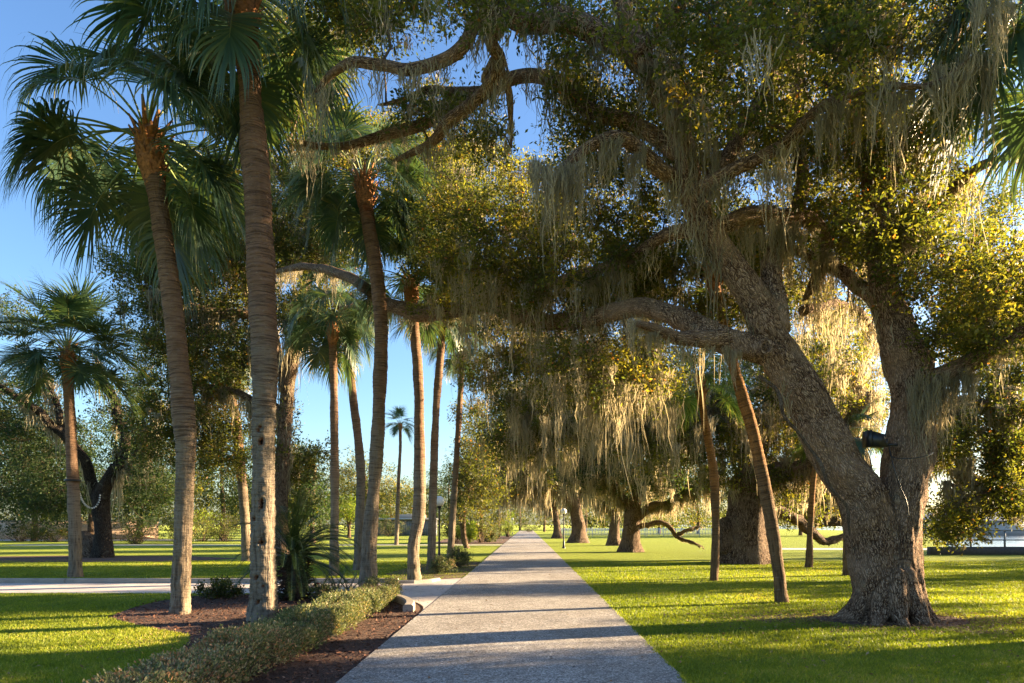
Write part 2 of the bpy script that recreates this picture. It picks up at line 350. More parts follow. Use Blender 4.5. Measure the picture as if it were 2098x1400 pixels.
# ------------------------------------------------------------------ ground, path, drive, beds
def sheet(name, poly, z, mat, thick=0.0, kind='structure'):
    n = len(poly); V = [(x, y, z) for x, y in poly]; g = Geo()
    me = bpy.data.meshes.new(name)
    if thick:
        V2 = V + [(x, y, z - thick) for x, y in poly]
        F = [tuple(range(n))] + [(i, n + i, n + (i + 1) % n, (i + 1) % n) for i in range(n)]
    else: V2, F = V, [tuple(range(n))]
    me.from_pydata(V2, [], F); me.materials.append(mat); me.update()
    o = obj(name, me); 
    if kind: o['kind'] = kind
    return o
PX0, PX1 = -1.905, 1.614
sheet('ground', [(-900, -60), (900, -60), (900, 2500), (-900, 2500)], 0.0, M['lawn'])
fpath = tag(bpy.data.objects.new('footpath', None), kind='structure'); COL.objects.link(fpath)
yy = -2.7
while yy < 172:
    o = sheet('slab', [(PX0, yy + 0.005), (PX1, yy + 0.005), (PX1, yy + 6.095), (PX0, yy + 6.095)], 0.026, M['path'], 0.2, None); o.parent = fpath; yy += 6.1
sheet('path_joint_fill', [(PX0 + 0.01, -2.7), (PX1 - 0.01, -2.7), (PX1 - 0.01, 172), (PX0 + 0.01, 172)], 0.016, M['mulch'])
# side drive: back edge Y=18.45, front edge Y=15.9 flaring to the path
fl = [(PX0 - 0.02 - 3.1 * (1 - math.sin(a)), 15.75 - 3.3 * (1 - math.cos(a))) for a in np.linspace(0, math.pi / 2, 14)]
drive = [(-70, 15.95), (-14, 15.9), (-7, 15.8)] + [(x, y) for x, y in fl] + [(PX0 - 0.02, 20.2), (-2.6, 19.6), (-3.1, 18.45), (-70, 18.45)]
sheet('driveway', drive, 0.018, M['drive'], 0.2)
sheet('cross_walk_path', [(-40, 52.2), (PX0 - 0.01, 52.2), (PX0 - 0.01, 53.8), (-40, 53.8)], 0.02, M['drive'], 0.1)
sheet('garden_path', [(-70, 66), (-32, 68.5), (-26, 70), (-32, 71.5), (-70, 74)], 0.02, M['drive'], 0.1)
sheet('road', [(14, 43), (90, 40.5), (90, 43.5), (14, 46)], 0.02, M['drive'], 0.1)
sheet('river_water', [(26, 41), (900, 37), (900, 2400), (300, 2400), (80, 140)], 0.03, M['water'])
bedpts = [G(*p)[:2] for p in [(330, 1400), (368, 1345), (392, 1302), (300, 1287), (222, 1266), (270, 1247), (330, 1232), (400, 1222)]]
bed = [(-3.2, 4.0), (-3.55, 5.5)] + [tuple(p) for p in bedpts] + [(-6.6, 15.55), (-5.2, 15.5)] + \
      [(x - 0.16, y - 0.16) for x, y in fl][:-1] + [(PX0 - 0.004, 12.2), (PX0 - 0.004, 4.0)]
sheet('bed_edge_soil', [(PX0 - 0.6, 11.4), (PX0 - 0.005, 11.4), (PX0 - 0.005, 20.2), (PX0 - 0.6, 20.2)], 0.005, M['mulch'])
sheet('mulch_bed', bed, 0.012, M['mulch'])
sheet('path_side_bed', [(PX0 - 0.03, 20.3), (PX0 - 0.03, 29), (-3.0, 29.5), (-4.2, 27), (-4.6, 22), (-3.4, 19.4), (-2.5, 19.6)], 0.012, M['mulch'])
sheet('oak_leaf_bed', [(-27, 30), (-22, 28.6), (-15, 29.5), (-13.5, 32), (-17, 34.5), (-24, 35), (-29, 33)], 0.012, M['mulch'])
sheet('oak_root_bed', [(6.1 + 2.1 * (1 + 0.25 * math.sin(3 * a)) * math.cos(a), 11.2 + 1.1 * (1 + 0.3 * math.sin(5 * a + 1)) * math.sin(a)) for a in np.linspace(0, 2 * math.pi, 40, endpoint=False)], 0.008, M['mulch'])
sheet('shrub_border_bed', [(PX0 - 0.03, 56), (PX0 - 0.03, 95), (-5, 95), (-9, 75), (-8, 58), (-5, 55)], 0.012, M['mulch'])

# kerbs: stones with open joints
def kerb_piece(name, line, parent, w=0.17, h=0.14):
    g = Geo(); L = np.asarray(line, float); T = nrm(np.gradient(L, axis=0)); Nn = np.stack([-T[:, 1], T[:, 0]], 1)
    prof = [(0, -0.1), (0, h - 0.03), (0.03, h), (w - 0.03, h), (w, h - 0.03), (w, -0.1)]
    V = np.array([[(*(L[i] + Nn[i] * u), z) for u, z in prof] for i in range(len(L))]); m, k = V.shape[:2]
    Q = [(i * k + j, i * k + j + 1, (i + 1) * k + j + 1, (i + 1) * k + j) for i in range(m - 1) for j in range(k - 1)]
    me = bpy.data.meshes.new(name); me.from_pydata(V.reshape(-1, 3).tolist(), [], Q + [tuple(range(k)), tuple(range((m - 1) * k, m * k))])
    me.materials.append(M['kerb']); return obj(name, me, parent)
kerb = tag(bpy.data.objects.new('kerb', None), kind='structure'); COL.objects.link(kerb)
x = -3.5
while x > -42:
    kerb_piece('kerb_stone', [(x, 18.46), (x - 1.0, 18.465), (x - 2.0, 18.46), (x - 2.985, 18.462)][::-1], kerb); x -= 3.0
kerb_piece('kerb_stone', [(-3.5, 18.46), (-3.1, 18.5), (-2.75, 18.8), (-2.6, 19.3)][::-1], kerb, 0.17, 0.1)
flk = [(PX0 - 0.06 - 3.1 * (1 - math.sin(a)), 15.72 - 3.3 * (1 - math.cos(a))) for a in np.linspace(0.15, math.pi / 2 * 0.985, 26)]
for a, b in ((0, 9), (9, 18), (18, 26)):
    kerb_piece('kerb_stone', [(x_ - 0.1, y_ - 0.1) for x_, y_ in flk[a:b + 1]][::-1], kerb, 0.19, 0.15)

# ------------------------------------------------------------------ foliage builders
def leaf_quads(pos, ax, nm, L, Wd):
    ax = nrm(ax); b = nrm(np.cross(nm, ax)); n = len(pos)
    V = np.empty((n, 4, 3), np.float32)
    V[:, 0] = pos; mid = pos + ax * (L * 0.5)[:, None]
    V[:, 1] = mid + b * (Wd * 0.5)[:, None]; V[:, 3] = mid - b * (Wd * 0.5)[:, None]; V[:, 2] = pos + ax * L[:, None]
    return V.reshape(-1, 3)
def quads_mesh(name, V, tint, mat):
    n = len(V) // 4; return mesh_np(name, V, np.arange(n * 4).reshape(n, 4), mat, fattr={'tint': tint})

def crown_leaves(cen, rad, per, leaf, rng, flat=0.75, ntw=14, tint0=0.0):
    """leaves strung along twigs that radiate from every cluster centre; returns leaf V, tint, twig starts/ends"""
    n = len(cen)
    d = nrm(rng.normal(size=(n, ntw, 3)) + np.array([0, 0, 0.15]))
    d[..., 2] *= flat
    ln = rad[:, None] * rng.uniform(0.45, 1.15, (n, ntw))
    st = cen[:, None, :] + d * (ln * 0.12)[..., None]; en = cen[:, None, :] + d * ln[..., None]
    en[..., 2] -= 0.12 * ln * rng.uniform(0, 1, (n, ntw))
    k = int(per / ntw)
    t = rng.uniform(0.2, 1.06, (n, ntw, k)) ** 0.75
    pos = st[:, :, None, :] + (en - st)[:, :, None, :] * t[..., None] + rng.normal(size=(n, ntw, k, 3)) * (leaf * 0.75)
    ax = nrm(d[:, :, None, :] * 0.7 + rng.normal(size=(n, ntw, k, 3)) * 0.75)
    nm = nrm(rng.normal(size=(n, ntw, k, 3)) * 0.5 + rng.normal(size=(n, ntw, 1, 3)) * 0.4 + np.array([0, 0, 0.8]))
    ct = rng.normal(0, 0.2, n)[:, None, None] + rng.normal(0, 0.1, (n, ntw))[:, :, None]
    tint = np.clip(0.38 + rng.normal(0, 0.1, (n, ntw, k)) + ct + tint0, 0, 0.945); tint = np.where(rng.uniform(0, 1, tint.shape) < 0.012, 1.0, tint)
    m = n * ntw * k
    L = leaf * rng.uniform(0.6, 1.35, m); Wd = L * rng.uniform(0.36, 0.56, m)
    V = leaf_quads(pos.reshape(m, 3), ax.reshape(m, 3), nm.reshape(m, 3), L, Wd)
    return V, tint.reshape(m), st.reshape(-1, 3), en.reshape(-1, 3)

def sticks(st, en, r):
    """thin three-sided twigs"""
    n = len(st); a = nrm(en - st); b = nrm(np.cross(a, np.array([0.31, 0.73, 0.61]))); c = np.cross(a, b)
    ang = np.arange(3) * 2.0944
    off = b[:, None] * np.cos(ang)[None, :, None] + c[:, None] * np.sin(ang)[None, :, None]
    V = np.concatenate([st[:, None] + off * r, en[:, None] + off * r * 0.35], 1)
    i = np.arange(n)[:, None, None] * 6
    q = np.array([[0, 1, 4, 3], [1, 2, 5, 4], [2, 0, 3, 5]])[None]
    return V.reshape(-1, 3), (i + q).reshape(-1, 4)

def grow(skel, srad, cen, rng, wig=0.25, n=5, step=0.3, rmax=0.07):
    """joins every cluster centre to the nearest wood with a bent branch; returns Geo and all wood points"""
    S = np.asarray(skel, float); R = np.asarray(srad, float)
    todo = list(range(len(cen))); g = Geo()
    buf = np.empty((len(S) + len(cen) * 6, 3)); br = np.empty(len(buf)); m = len(S); buf[:m] = S; br[:m] = R
    d0 = np.min(np.linalg.norm(cen[:, None] - S[None, ::3], axis=2), 1)
    for k in np.argsort(d0):
        c = cen[k]; dd = np.linalg.norm(buf[:m] - c, axis=1); j = int(np.argmin(dd + (br[:m] < 0.012) * 0.25)); a = buf[j]; L = dd[j]
        if L < 0.05: continue
        r0 = min(br[j] * 0.7, 0.012 + 0.014 * L, rmax); r0 = max(r0, 0.007)
        mid1 = a + (c - a) * 0.35 + rng.normal(size=3) * wig * L * 0.45 + np.array([0, 0, 0.06 * L])
        mid2 = a + (c - a) * 0.7 + rng.normal(size=3) * wig * L * 0.4 + np.array([0, 0, 0.05 * L])
        V, Q, A, FR, C, Rr = tube([a, mid1, mid2, c], [r0, r0 * 0.8, r0 * 0.6, 0.005], n if r0 > 0.02 else 4, max(step, L / 8), seed=k % 17)
        g.add(V, Q, A=A, FR=FR)
        idx = np.linspace(1, len(C) - 1, 5).astype(int)
        buf[m:m + 5] = C[idx]; br[m:m + 5] = Rr[idx]; m += 5
    return g, buf[:m], br[:m]

def moss_mesh_data(att, length, rng, per=50, spread=0.16, width=0.013, seg=5):
    """hanging beard of strands below every attachment point"""
    n = len(att); S = n * per
    off = np.clip(rng.normal(size=(n, per, 2)), -2, 2) * (spread * np.asarray(length)[:, None, None] ** 0.5)
    rad = np.linalg.norm(off, axis=2) / (spread * 2 * np.asarray(length)[:, None] ** 0.5 + 1e-6)
    L = length[:, None] * np.clip(rng.beta(1.3, 2.2, (n, per)) * 1.6 * (1.15 - 0.8 * rad), 0.1, 1.2)
    st = att[:, None, :] + np.concatenate([off, rng.uniform(-0.06, 0.05, (n, per, 1))], 2)
    t = np.linspace(0, 1, seg + 1)
    ph = rng.uniform(0, 6.28, (S, 2)); fr = rng.uniform(2, 7, (S, 1)); dr = rng.normal(0, 0.07, (S, 2))
    st = st.reshape(S, 3); L = L.reshape(S)
    pts = np.empty((S, seg + 1, 3))
    pull = (att[:, None, :2] + np.zeros((n, per, 2))).reshape(S, 2) - st[:, :2]
    for k, tt in enumerate(t):
        pts[:, k, :2] = st[:, :2] + dr * L[:, None] * tt + pull * 0.45 * tt + (0.034 * np.sin(ph + fr * tt * 1.8) + 0.02 * np.sin(ph * 2.3 + fr * tt * 4.1)) * (tt > 0) * np.minimum(1, L[:, None] * 1.6)
        pts[:, k, 2] = st[:, 2] - L * tt
    a = rng.uniform(0, 6.28, S)
    wv = np.stack([np.cos(a), np.sin(a), np.zeros(S)], 1) * (width * rng.uniform(0.5, 1.4, S))[:, None]
    wp = np.array([0.45, 1.0, 0.95, 0.7, 0.12]) if seg == 4 else np.interp(t, [0, .3, .7, 1], [.5, 1, .9, .12])
    V = np.stack([pts - wv[:, None] * wp[None, :, None], pts + wv[:, None] * wp[None, :, None]], 2)  # S,seg+1,2,3
    base = np.arange(S)[:, None] * (seg + 1) * 2 + np.arange(seg)[None] * 2
    Q = np.stack([base, base + 1, base + 3, base + 2], -1).reshape(-1, 4)
    tint = np.repeat(np.clip(rng.normal(0.5, 0.22, S) + np.repeat(rng.normal(0, 0.18, n), per), 0, 1), seg)
    return V.reshape(-1, 3), Q, tint
def moss_obj(att, length, rng, parent, off, name='spanish_moss', kind='stuff', **kw):
    V, Q, tint = moss_mesh_data(np.asarray(att), np.asarray(length), rng, **kw)
    o = obj(name, mesh_np(name, V - np.asarray(off), Q, M['moss'], fattr={'tint': tint}), parent)
    if kind: o['kind'] = kind
    return o

GAPS = []      # openings in the leaf roof: (px, py, rx, ry)
def lobe_points(lobes, rng):
    C = []
    for (px, py, rx, ry, Y, rY, n) in lobes:
        k = 0
        while k < n:
            u = rng.uniform(-1, 1, 3)
            if u @ u > 1: continue
            q = (px + u[0] * rx, py + u[1] * ry); k += 1
            if any(((q[0] - g[0]) / g[2]) ** 2 + ((q[1] - g[1]) / g[3]) ** 2 < 1 for g in GAPS): continue
            C.append(P(q[0], q[1], Y + u[2] * rY))
    return np.array(C)

def limb_geo(px_pts, px_w, n=12, step=0.12, seed=0, wig=0.05, cap0=False):
    """px_pts: (px, py, Y); px_w: width in photo pixels"""
    pts = [P(*p) for p in px_pts]; rad = [w * p[2] / F_PX / 2 for p, w in zip(px_pts, px_w)]
    return tube(pts, rad, n, step, seed=seed, wig=wig, cap0=cap0, disp=lambda A, l, r: r * 0.16 * fbm(A * np.array([5, 5, 2.0]) + seed, 2))

# ------------------------------------------------------------------ the great live oak beside the path
def remeshed(name, g, mat, spines, off, voxel, disp_amp):
    """one continuous wood surface out of crossing tubes, with bark coordinates along the nearest limb"""
    mt = g.mesh('tmp', None, False)
    import bmesh
    bm = bmesh.new(); bm.from_mesh(mt); bmesh.ops.holes_fill(bm, edges=[e for e in bm.edges if e.is_boundary], sides=0); bmesh.ops.recalc_face_normals(bm, faces=bm.faces); bm.to_mesh(mt); bm.free()
    tmp = bpy.data.objects.new('tmp', mt); COL.objects.link(tmp)
    md = tmp.modifiers.new('r', 'REMESH'); md.mode = 'VOXEL'; md.voxel_size = voxel; md.use_smooth_shade = True
    sm = tmp.modifiers.new('s', 'SMOOTH'); sm.factor = 0.5; sm.iterations = 4
    dg = bpy.context.evaluated_depsgraph_get(); ev = tmp.evaluated_get(dg)
    me0 = ev.to_mesh(); nv = len(me0.vertices)
    V = np.empty(nv * 3, np.float32); me0.vertices.foreach_get('co', V); V = V.reshape(-1, 3).astype(float)
    N = np.empty(nv * 3, np.float32); me0.vertex_normals.foreach_get('vector', N); N = N.reshape(-1, 3)
    li = np.empty(len(me0.loops), np.int32); me0.loops.foreach_get('vertex_index', li)
    F = li.reshape(-1, 4)
    ev.to_mesh_clear(); old = tmp.data; bpy.data.objects.remove(tmp); bpy.data.meshes.remove(old)
    SP, ST, SL, SR = [], [], [], []
    for C, R in spines:
        ln = np.concatenate([[0], np.cumsum(np.linalg.norm(np.diff(C, axis=0), axis=1))])
        SP.append(C); ST.append(nrm(np.gradient(C, axis=0))); SL.append(ln); SR.append(R)
    SP = np.concatenate(SP); ST = np.concatenate(ST); SL = np.concatenate(SL); SR = np.concatenate(SR)
    A = np.empty((nv, 3))
    for i in range(0, nv, 20000):
        d = np.linalg.norm(V[i:i + 20000, None] - SP[None], axis=2) - SR[None]
        j = np.argmin(d, 1); dv = V[i:i + 20000] - SP[j]; al = np.sum(dv * ST[j], 1)
        pv = dv - ST[j] * al[:, None]
        A[i:i + 20000] = pv; A[i:i + 20000, 2] = SL[j] + al + pv[:, 2] * 0.3
        A[i:i + 20000, 0] = pv[:, 0]; A[i:i + 20000, 1] = pv[:, 1]
    rid = np.abs(fbm(A * np.array([9, 9, 2.2]), 3)); lump = fbm(V * 1.6, 3)
    V = V + N * ((0.35 - rid)[:, None] * disp_amp + lump[:, None] * 0.018)
    return mesh_np(name, V - np.asarray(off), F, mat, True, vattr={'bark': A})

GAPS[:] = [(925, 85, 95, 70), (1075, 105, 75, 55), (772, 185, 85, 55), (1090, 255, 62, 90), (2045, 300, 75, 70), (1690, 560, 40, 30), (1560, 420, 25, 20), (640, 800, 60, 110), (720, 850, 60, 120)]
ob = P(1822, 1270, 11.5); ob[2] = 0
oak = thing('live_oak', 'massive forked live oak hung with moss right beside the path, floodlight on its trunk', 'tree', ob)
g = Geo(); spines = []
LMAIN = [(1800, 1300, 11.5), (1796, 1200, 11.5), (1786, 1110, 11.5), (1764, 1020, 11.45), (1712, 940, 11.4), (1655, 830, 11.3), (1605, 740, 11.25), (1562, 655, 11.2), (1527, 585, 11.15), (1477, 512, 11.1), (1437, 448, 11.0), (1413, 380, 10.9), (1402, 310, 10.8), (1368, 215, 10.7), (1310, 110, 10.6), (1275, 10, 10.5), (1255, -90, 10.5)]
LW = [108, 100, 98, 94, 88, 78, 72, 66, 60, 56, 52, 48, 44, 42, 40, 38, 32]
RMAIN = [(1838, 1300, 11.55), (1836, 1200, 11.55), (1840, 1100, 11.55), (1850, 1010, 11.55), (1863, 930, 11.6), (1869, 830, 11.6), (1860, 750, 11.65), (1832, 660, 11.7), (1812, 610, 11.7), (1802, 520, 11.7), (1796, 420, 11.6), (1778, 300, 11.4), (1760, 150, 11.2), (1765, 20, 11), (1770, -60, 11)]
RW = [104, 98, 94, 94, 92, 86, 80, 70, 58, 48, 42, 38, 32, 26, 20]
for pts, wd, sd in ((LMAIN, LW, 1), (RMAIN, RW, 2)):
    V, Q, A, FR, C, R = limb_geo(pts, wd, 20, 0.1, sd, 0.0, True); g.add(V, Q); spines.append((C, R))
# buttress roots
rr = RNG(5)
for k, a in enumerate([-2.9, -2.3, -1.75, -1.2, -0.55, 0.0, 0.7, 1.5, 2.3, 3.0]):
    dr = np.array([math.cos(a), math.sin(a), 0]); le = rr.uniform(0.1, 0.4)
    pts = [ob + dr * 0.3 + np.array([0, 0, 0.9]), ob + dr * 0.42 + np.array([0, 0, 0.42]), ob + dr * (0.56 + 0.1 * le) + np.array([0, 0, 0.12]), ob + dr * (0.66 + le * 0.6) + np.array([0, 0, -0.03]), ob + dr * (0.76 + le) + np.array([0, 0, -0.12])]
    V, Q, A, FR, C, R = tube(pts, [0.14, 0.17, 0.13, 0.08, 0.03], 10, 0.08, seed=k, wig=0.04, cap0=True); g.add(V, Q); spines.append((C, R))
g.add(*[x for x in limb_geo([(1600, 730, 11.3), (1545, 712, 11.3), (1490, 700, 11.3), (1430, 668, 11.4), (1370, 642, 11.7)], [52, 54, 50, 46, 40], 16, 0.1, 3, 0.0, True)[:2]])
trunk_me = remeshed('trunk', g, M['oak_bark'], spines, ob, 0.024, 0.03)
obj('trunk', trunk_me, oak)
# knot on the left limb
kg = Geo(); kc = P(1568, 712, 10.78)
th = np.linspace(0, 2 * math.pi, 25)[:-1]
ring = [kc + np.array([0.085 * math.cos(t), -0.02, 0.105 * math.sin(t)]) for t in np.linspace(0, 2 * math.pi, 20)]
V, Q, A, FR, C, R = tube(ring, [0.035] * 20, 8, 0.05, cap=False); kg.add(V, Q, A=A)
V, Q, A, FR, C, R = tube([kc + np.array([0, 0.1, 0]), kc + np.array([0, 0.02, 0]), kc + np.array([0, -0.03, 0])], [0.09, 0.075, 0.03], 12, 0.03); kg.add(V, Q, A=A)
obj('branch_scar', kg.mesh('branch_scar', M['oak_bark'], True, ob), oak)

LIMBS = [  # photo pixels and distance of every limb one can follow
    ([(1450, 678, 11.35), (1380, 646, 11.65), (1300, 632, 12.5), (1210, 655, 13.8), (1150, 662, 15), (1060, 645, 16.3), (1000, 628, 17.2), (930, 638, 18.0), (850, 640, 18.4), (800, 628, 18.6), (740, 585, 19.2), (690, 560, 20), (620, 548, 21), (560, 560, 22)], [28, 39, 38, 36, 35, 34, 33, 32, 34, 28, 22, 19, 15, 8]),
    ([(1320, 140, 10.7), (1250, 78, 10.6), (1160, 45, 10.4), (1090, 48, 10.2), (1030, 28, 10.0), (978, 42, 9.9), (950, 92, 9.9), (905, 130, 9.9), (840, 148, 10.0), (785, 132, 10.1), (720, 126, 10.2), (675, 150, 10.4), (640, 190, 10.6)], [46, 46, 44, 40, 36, 30, 28, 26, 24, 22, 20, 16, 8]),
    ([(1035, 35, 10.0), (1012, 85, 10.1), (1032, 128, 10.3), (1005, 175, 10.5), (945, 232, 10.9), (900, 280, 11.3), (860, 300, 11.6), (800, 330, 12)], [30, 30, 28, 24, 24, 22, 16, 8]),
    ([(1395, 320, 10.9), (1300, 250, 11.2), (1220, 235, 11.6), (1180, 212, 11.9), (1145, 172, 12.0), (1100, 160, 12.0), (1050, 165, 12.1), (1000, 188, 12.2), (930, 205, 12.4), (890, 240, 12.6), (830, 265, 12.8), (760, 290, 13), (700, 302, 13), (640, 296, 13), (596, 288, 13)], [34, 32, 30, 29, 28, 27, 27, 26, 25, 24, 24, 20, 16, 14, 8]),
    ([(1000, 190, 12.2), (925, 192, 12.3), (880, 190, 12.4), (830, 210, 12.5), (775, 216, 12.6)], [20, 17, 15, 12, 5]),
    ([(985, 170, 10.5), (1010, 120, 10.4), (1038, 190, 10.7), (1046, 250, 11), (1050, 300, 11.3)], [14, 16, 14, 11, 5]),
    ([(1410, 385, 10.95), (1345, 345, 10.7), (1285, 290, 10.4), (1230, 290, 10.2), (1180, 320, 10), (1148, 352, 9.9), (1130, 395, 9.9)], [36, 32, 28, 25, 22, 18, 8]),
    ([(1455, 465, 11.1), (1370, 480, 11.8), (1280, 535, 12.6), (1215, 555, 13.2), (1140, 572, 13.8), (1075, 600, 14.4)], [34, 28, 24, 20, 16, 7]),
    ([(1450, 480, 11.1), (1530, 445, 11.4), (1590, 442, 11.8), (1650, 440, 12.2), (1690, 490, 12.6), (1680, 560, 12.9), (1640, 620, 13.0)], [36, 40, 37, 34, 32, 28, 10]),
    ([(1590, 690, 11.2), (1585, 600, 11.4), (1590, 520, 11.7), (1625, 440, 12.1), (1640, 360, 12.5), (1625, 250, 12.9), (1640, 120, 13.2), (1650, 0, 13.4)], [62, 48, 40, 34, 28, 24, 18, 10]),
    ([(1415, 400, 10.9), (1500, 345, 10.4), (1590, 308, 9.9), (1690, 222, 9.4), (1790, 185, 9.0), (1890, 172, 8.7), (1980, 120, 8.5)], [34, 28, 24, 19, 16, 12, 6]),
    ([(1430, 430, 11.0), (1500, 300, 11.4), (1570, 180, 11.8), (1620, 60, 12.2), (1650, -60, 12.5)], [40, 32, 28, 24, 16]),
    ([(1300, 115, 10.6), (1370, 40, 10.0), (1430, -50, 9.4)], [36, 30, 20]),
    ([(1880, 800, 11.6), (1925, 772, 11.5), (1975, 745, 11.3), (2050, 700, 11), (2130, 660, 10.7), (2260, 640, 10.4)], [52, 46, 40, 34, 28, 14]),
    ([(1835, 650, 11.7), (1770, 590, 12.2), (1710, 548, 12.7), (1650, 520, 13.2), (1560, 500, 13.8)], [44, 32, 26, 20, 10]),
    ([(1812, 560, 11.7), (1890, 450, 11.4), (1960, 380, 11.2), (2020, 330, 11), (2100, 310, 10.8)], [42, 32, 24, 18, 8]),
    ([(1800, 430, 11.6), (1860, 280, 11), (1930, 140, 10.4), (1980, 20, 10)], [36, 30, 24, 16]),
    ([(1765, 120, 11.2), (1680, 20, 10.8), (1600, -60, 10.4)], [28, 22, 12]),
    ([(1640, 640, 13.0), (1700, 620, 13.6), (1760, 640, 14.4), (1800, 690, 15.2)], [22, 18, 14, 6]),
    ([(1500, 700, 11.3), (1440, 690, 11.0), (1390, 692, 10.8), (1340, 668, 10.6), (1290, 660, 10.5)], [44, 36, 28, 20, 8]),
]
skel, srad = [], []
for C, R in spines[:2]: skel.append(C[10:]); srad.append(R[10:])
for k, (pts, wd) in enumerate(LIMBS):
    V, Q, A, FR, C, R = limb_geo(pts, wd, 14, 0.09, k + 11, 0.06, True)
    gg = Geo(); gg.add(V, Q, A=A, FR=FR)
    obj('limb', gg.mesh('limb', M['oak_bark'], True, ob), oak); skel.append(C[4:]); srad.append(R[4:])
skel = np.concatenate(skel); srad = np.concatenate(srad)
r1 = RNG(101)
OAK_LOBES = [  # px, py, rx, ry, distance, +-, clusters
    (1620, 80, 340, 220, 11.5, 3.5, 160), (1850, 60, 240, 200, 10.5, 3.0, 60), (1780, 380, 200, 150, 12.5, 2.8, 110), (1890, 500, 130, 120, 12, 2.0, 56),
    (2030, 590, 120, 110, 12, 2.2, 64), (1990, 690, 120, 60, 12, 1.8, 34), (1380, 70, 170, 180, 11, 2.5, 66), (1270, 330, 170, 150, 13, 2.2, 90),
    (1230, 520, 180, 110, 14.5, 2.5, 130), (1020, 470, 170, 150, 16, 2.5, 190), (900, 400, 120, 130, 19.5, 1.5, 84), (1130, 80, 90, 70, 11, 1.6, 24),
    (1000, -10, 190, 50, 10.5, 2.0, 40), (770, 20, 130, 70, 11.5, 1.6, 40), (660, 90, 90, 110, 14, 1.2, 34), (720, 260, 120, 90, 19.5, 1.2, 50), (880, 215, 100, 45, 12, 1.2, 16),
    (1000, 270, 70, 60, 12.5, 1.2, 16), (1180, 180, 60, 80, 12, 1.2, 20), (1150, 600, 220, 60, 15.5, 2.0, 70), (1250, 730, 170, 90, 15, 2.5, 76), (1500, 330, 160, 180, 13.5, 2.2, 76),
    (1640, 560, 230, 100, 15, 2.0, 90), (1500, 500, 120, 80, 15, 1.8, 40), (1720, 470, 130, 90, 14, 1.8, 44), (1470, 620, 120, 60, 15, 2.0, 34), (920, 600, 120, 60, 18, 1.5, 34), (1900, 300, 90, 90, 12, 2.0, 34), (1700, 250, 160, 120, 12, 2.5, 50),
    (1100, 760, 150, 90, 18, 2, 90), (1020, 690, 100, 60, 18, 1.5, 34), (1280, 770, 110, 90, 17, 2, 56), (950, 560, 120, 70, 18, 1.5, 40)]
cen = lobe_points(OAK_LOBES, r1)
g, wood, wrad = grow(skel, srad, cen, r1)
V, tint, st, en = crown_leaves(cen, r1.uniform(0.34, 0.72, len(cen)), 182, 0.078, r1)
tv, tq = sticks(st, en, 0.005); g.add(tv, tq)
obj('branches', g.mesh('branches', M['twig'], True, ob), oak)
obj('crown', quads_mesh('crown', V - ob.astype(np.float32), tint, M['oak_leaf']), oak)
# moss: beards on limbs, branches and leaf clusters
thick = np.where((wrad > 0.02) & (wood[:, 2] > 3.2))[0]
pick = r1.choice(thick, 430); att = wood[pick] + np.array([0, 0, -1.0]) * (wrad[pick] * 0.8)[:, None]
moss_obj(att, r1.gamma(1.8, 0.27, len(att)).clip(0.15, 1.6), r1, oak, ob, per=44, width=0.008)
cp = cen[r1.choice(len(cen), 560)] + r1.normal(0, 0.2, (560, 3))
moss_obj(cp, r1.gamma(1.8, 0.24, 560).clip(0.12, 1.3), r1, oak, ob, per=34, width=0.008)
lowc = cen[(cen[:, 2] < 7.5) & (cen[:, 1] > 13)]
cp = lowc[r1.choice(len(lowc), 420)] + r1.normal(0, 0.3, (420, 3))
moss_obj(cp, r1.gamma(2.4, 0.36, 420).clip(0.25, 2.2), r1, oak, ob, per=40, width=0.0075, spread=0.11)
# the large festoons one can pick out, each its own piece
fest_me = []
for k in range(7):
    rk = RNG(700 + k); n = 5
    a = np.stack([np.linspace(-0.28, 0.28, n) + rk.normal(0, 0.07, n), rk.normal(0, 0.05, n), rk.normal(0, 0.05, n)], 1)
    V, Q, tint = moss_mesh_data(a, rk.uniform(0.45, 1.15, n), rk, per=64, spread=0.09, width=0.007, seg=9)
    fest_me.append(mesh_np('moss_festoon', V, Q, M['moss'], fattr={'tint': tint}))
FEST = [(1135, 345, 9.8, 1.55), (1115, 330, 9.9, 1.2), (1160, 360, 9.8, 1.3), (1420, 215, 10.4, 1.4), (1440, 300, 10.6, 1.2), (1395, 180, 10.4, 1.3), (1370, 120, 10.3, 1.1), (1330, 130, 10.4, 0.9),
        (1500, 715, 10.9, 0.8), (1590, 350, 9.8, 1.0), (1690, 240, 9.3, 0.9), (1740, 215, 9.2, 0.8), (1800, 190, 9.0, 0.9), (1840, 185, 8.9, 1.0), (1605, 460, 11.4, 1.2), (1640, 470, 11.6, 1.3), (1560, 480, 11.4, 1.0),
        (1690, 520, 12.3, 1.1), (1900, 770, 11.3, 1.5), (1925, 780, 11.3, 1.9), (1890, 800, 11.2, 1.2), (1960, 770, 11.2, 1.1), (1990, 760, 11.1, 1.0), (1850, 480, 11.3, 1.0), (1880, 430, 11.2, 1.0), (1770, 560, 12, 1.0),
        (2030, -10, 7.8, 1.0), (2048, 20, 7.9, 0.7), (1720, 90, 11, 1.2), (1620, 110, 11.4, 1.1), (1470, 130, 11, 1.0), (1500, 60, 11, 1.1), (1560, 40, 11, 1.0), (1250, 290, 10.2, 0.9), (1300, 310, 10.4, 0.9), (1210, 570, 13, 0.8), (1290, 540, 12.5, 0.9), (1310, 660, 10.6, 0.8), (1340, 680, 10.6, 0.6), (2000, 110, 8.6, 1.2), (1940, 140, 8.7, 1.0), (1830, 40, 10, 1.2), (1770, 30, 10.6, 1.3)]
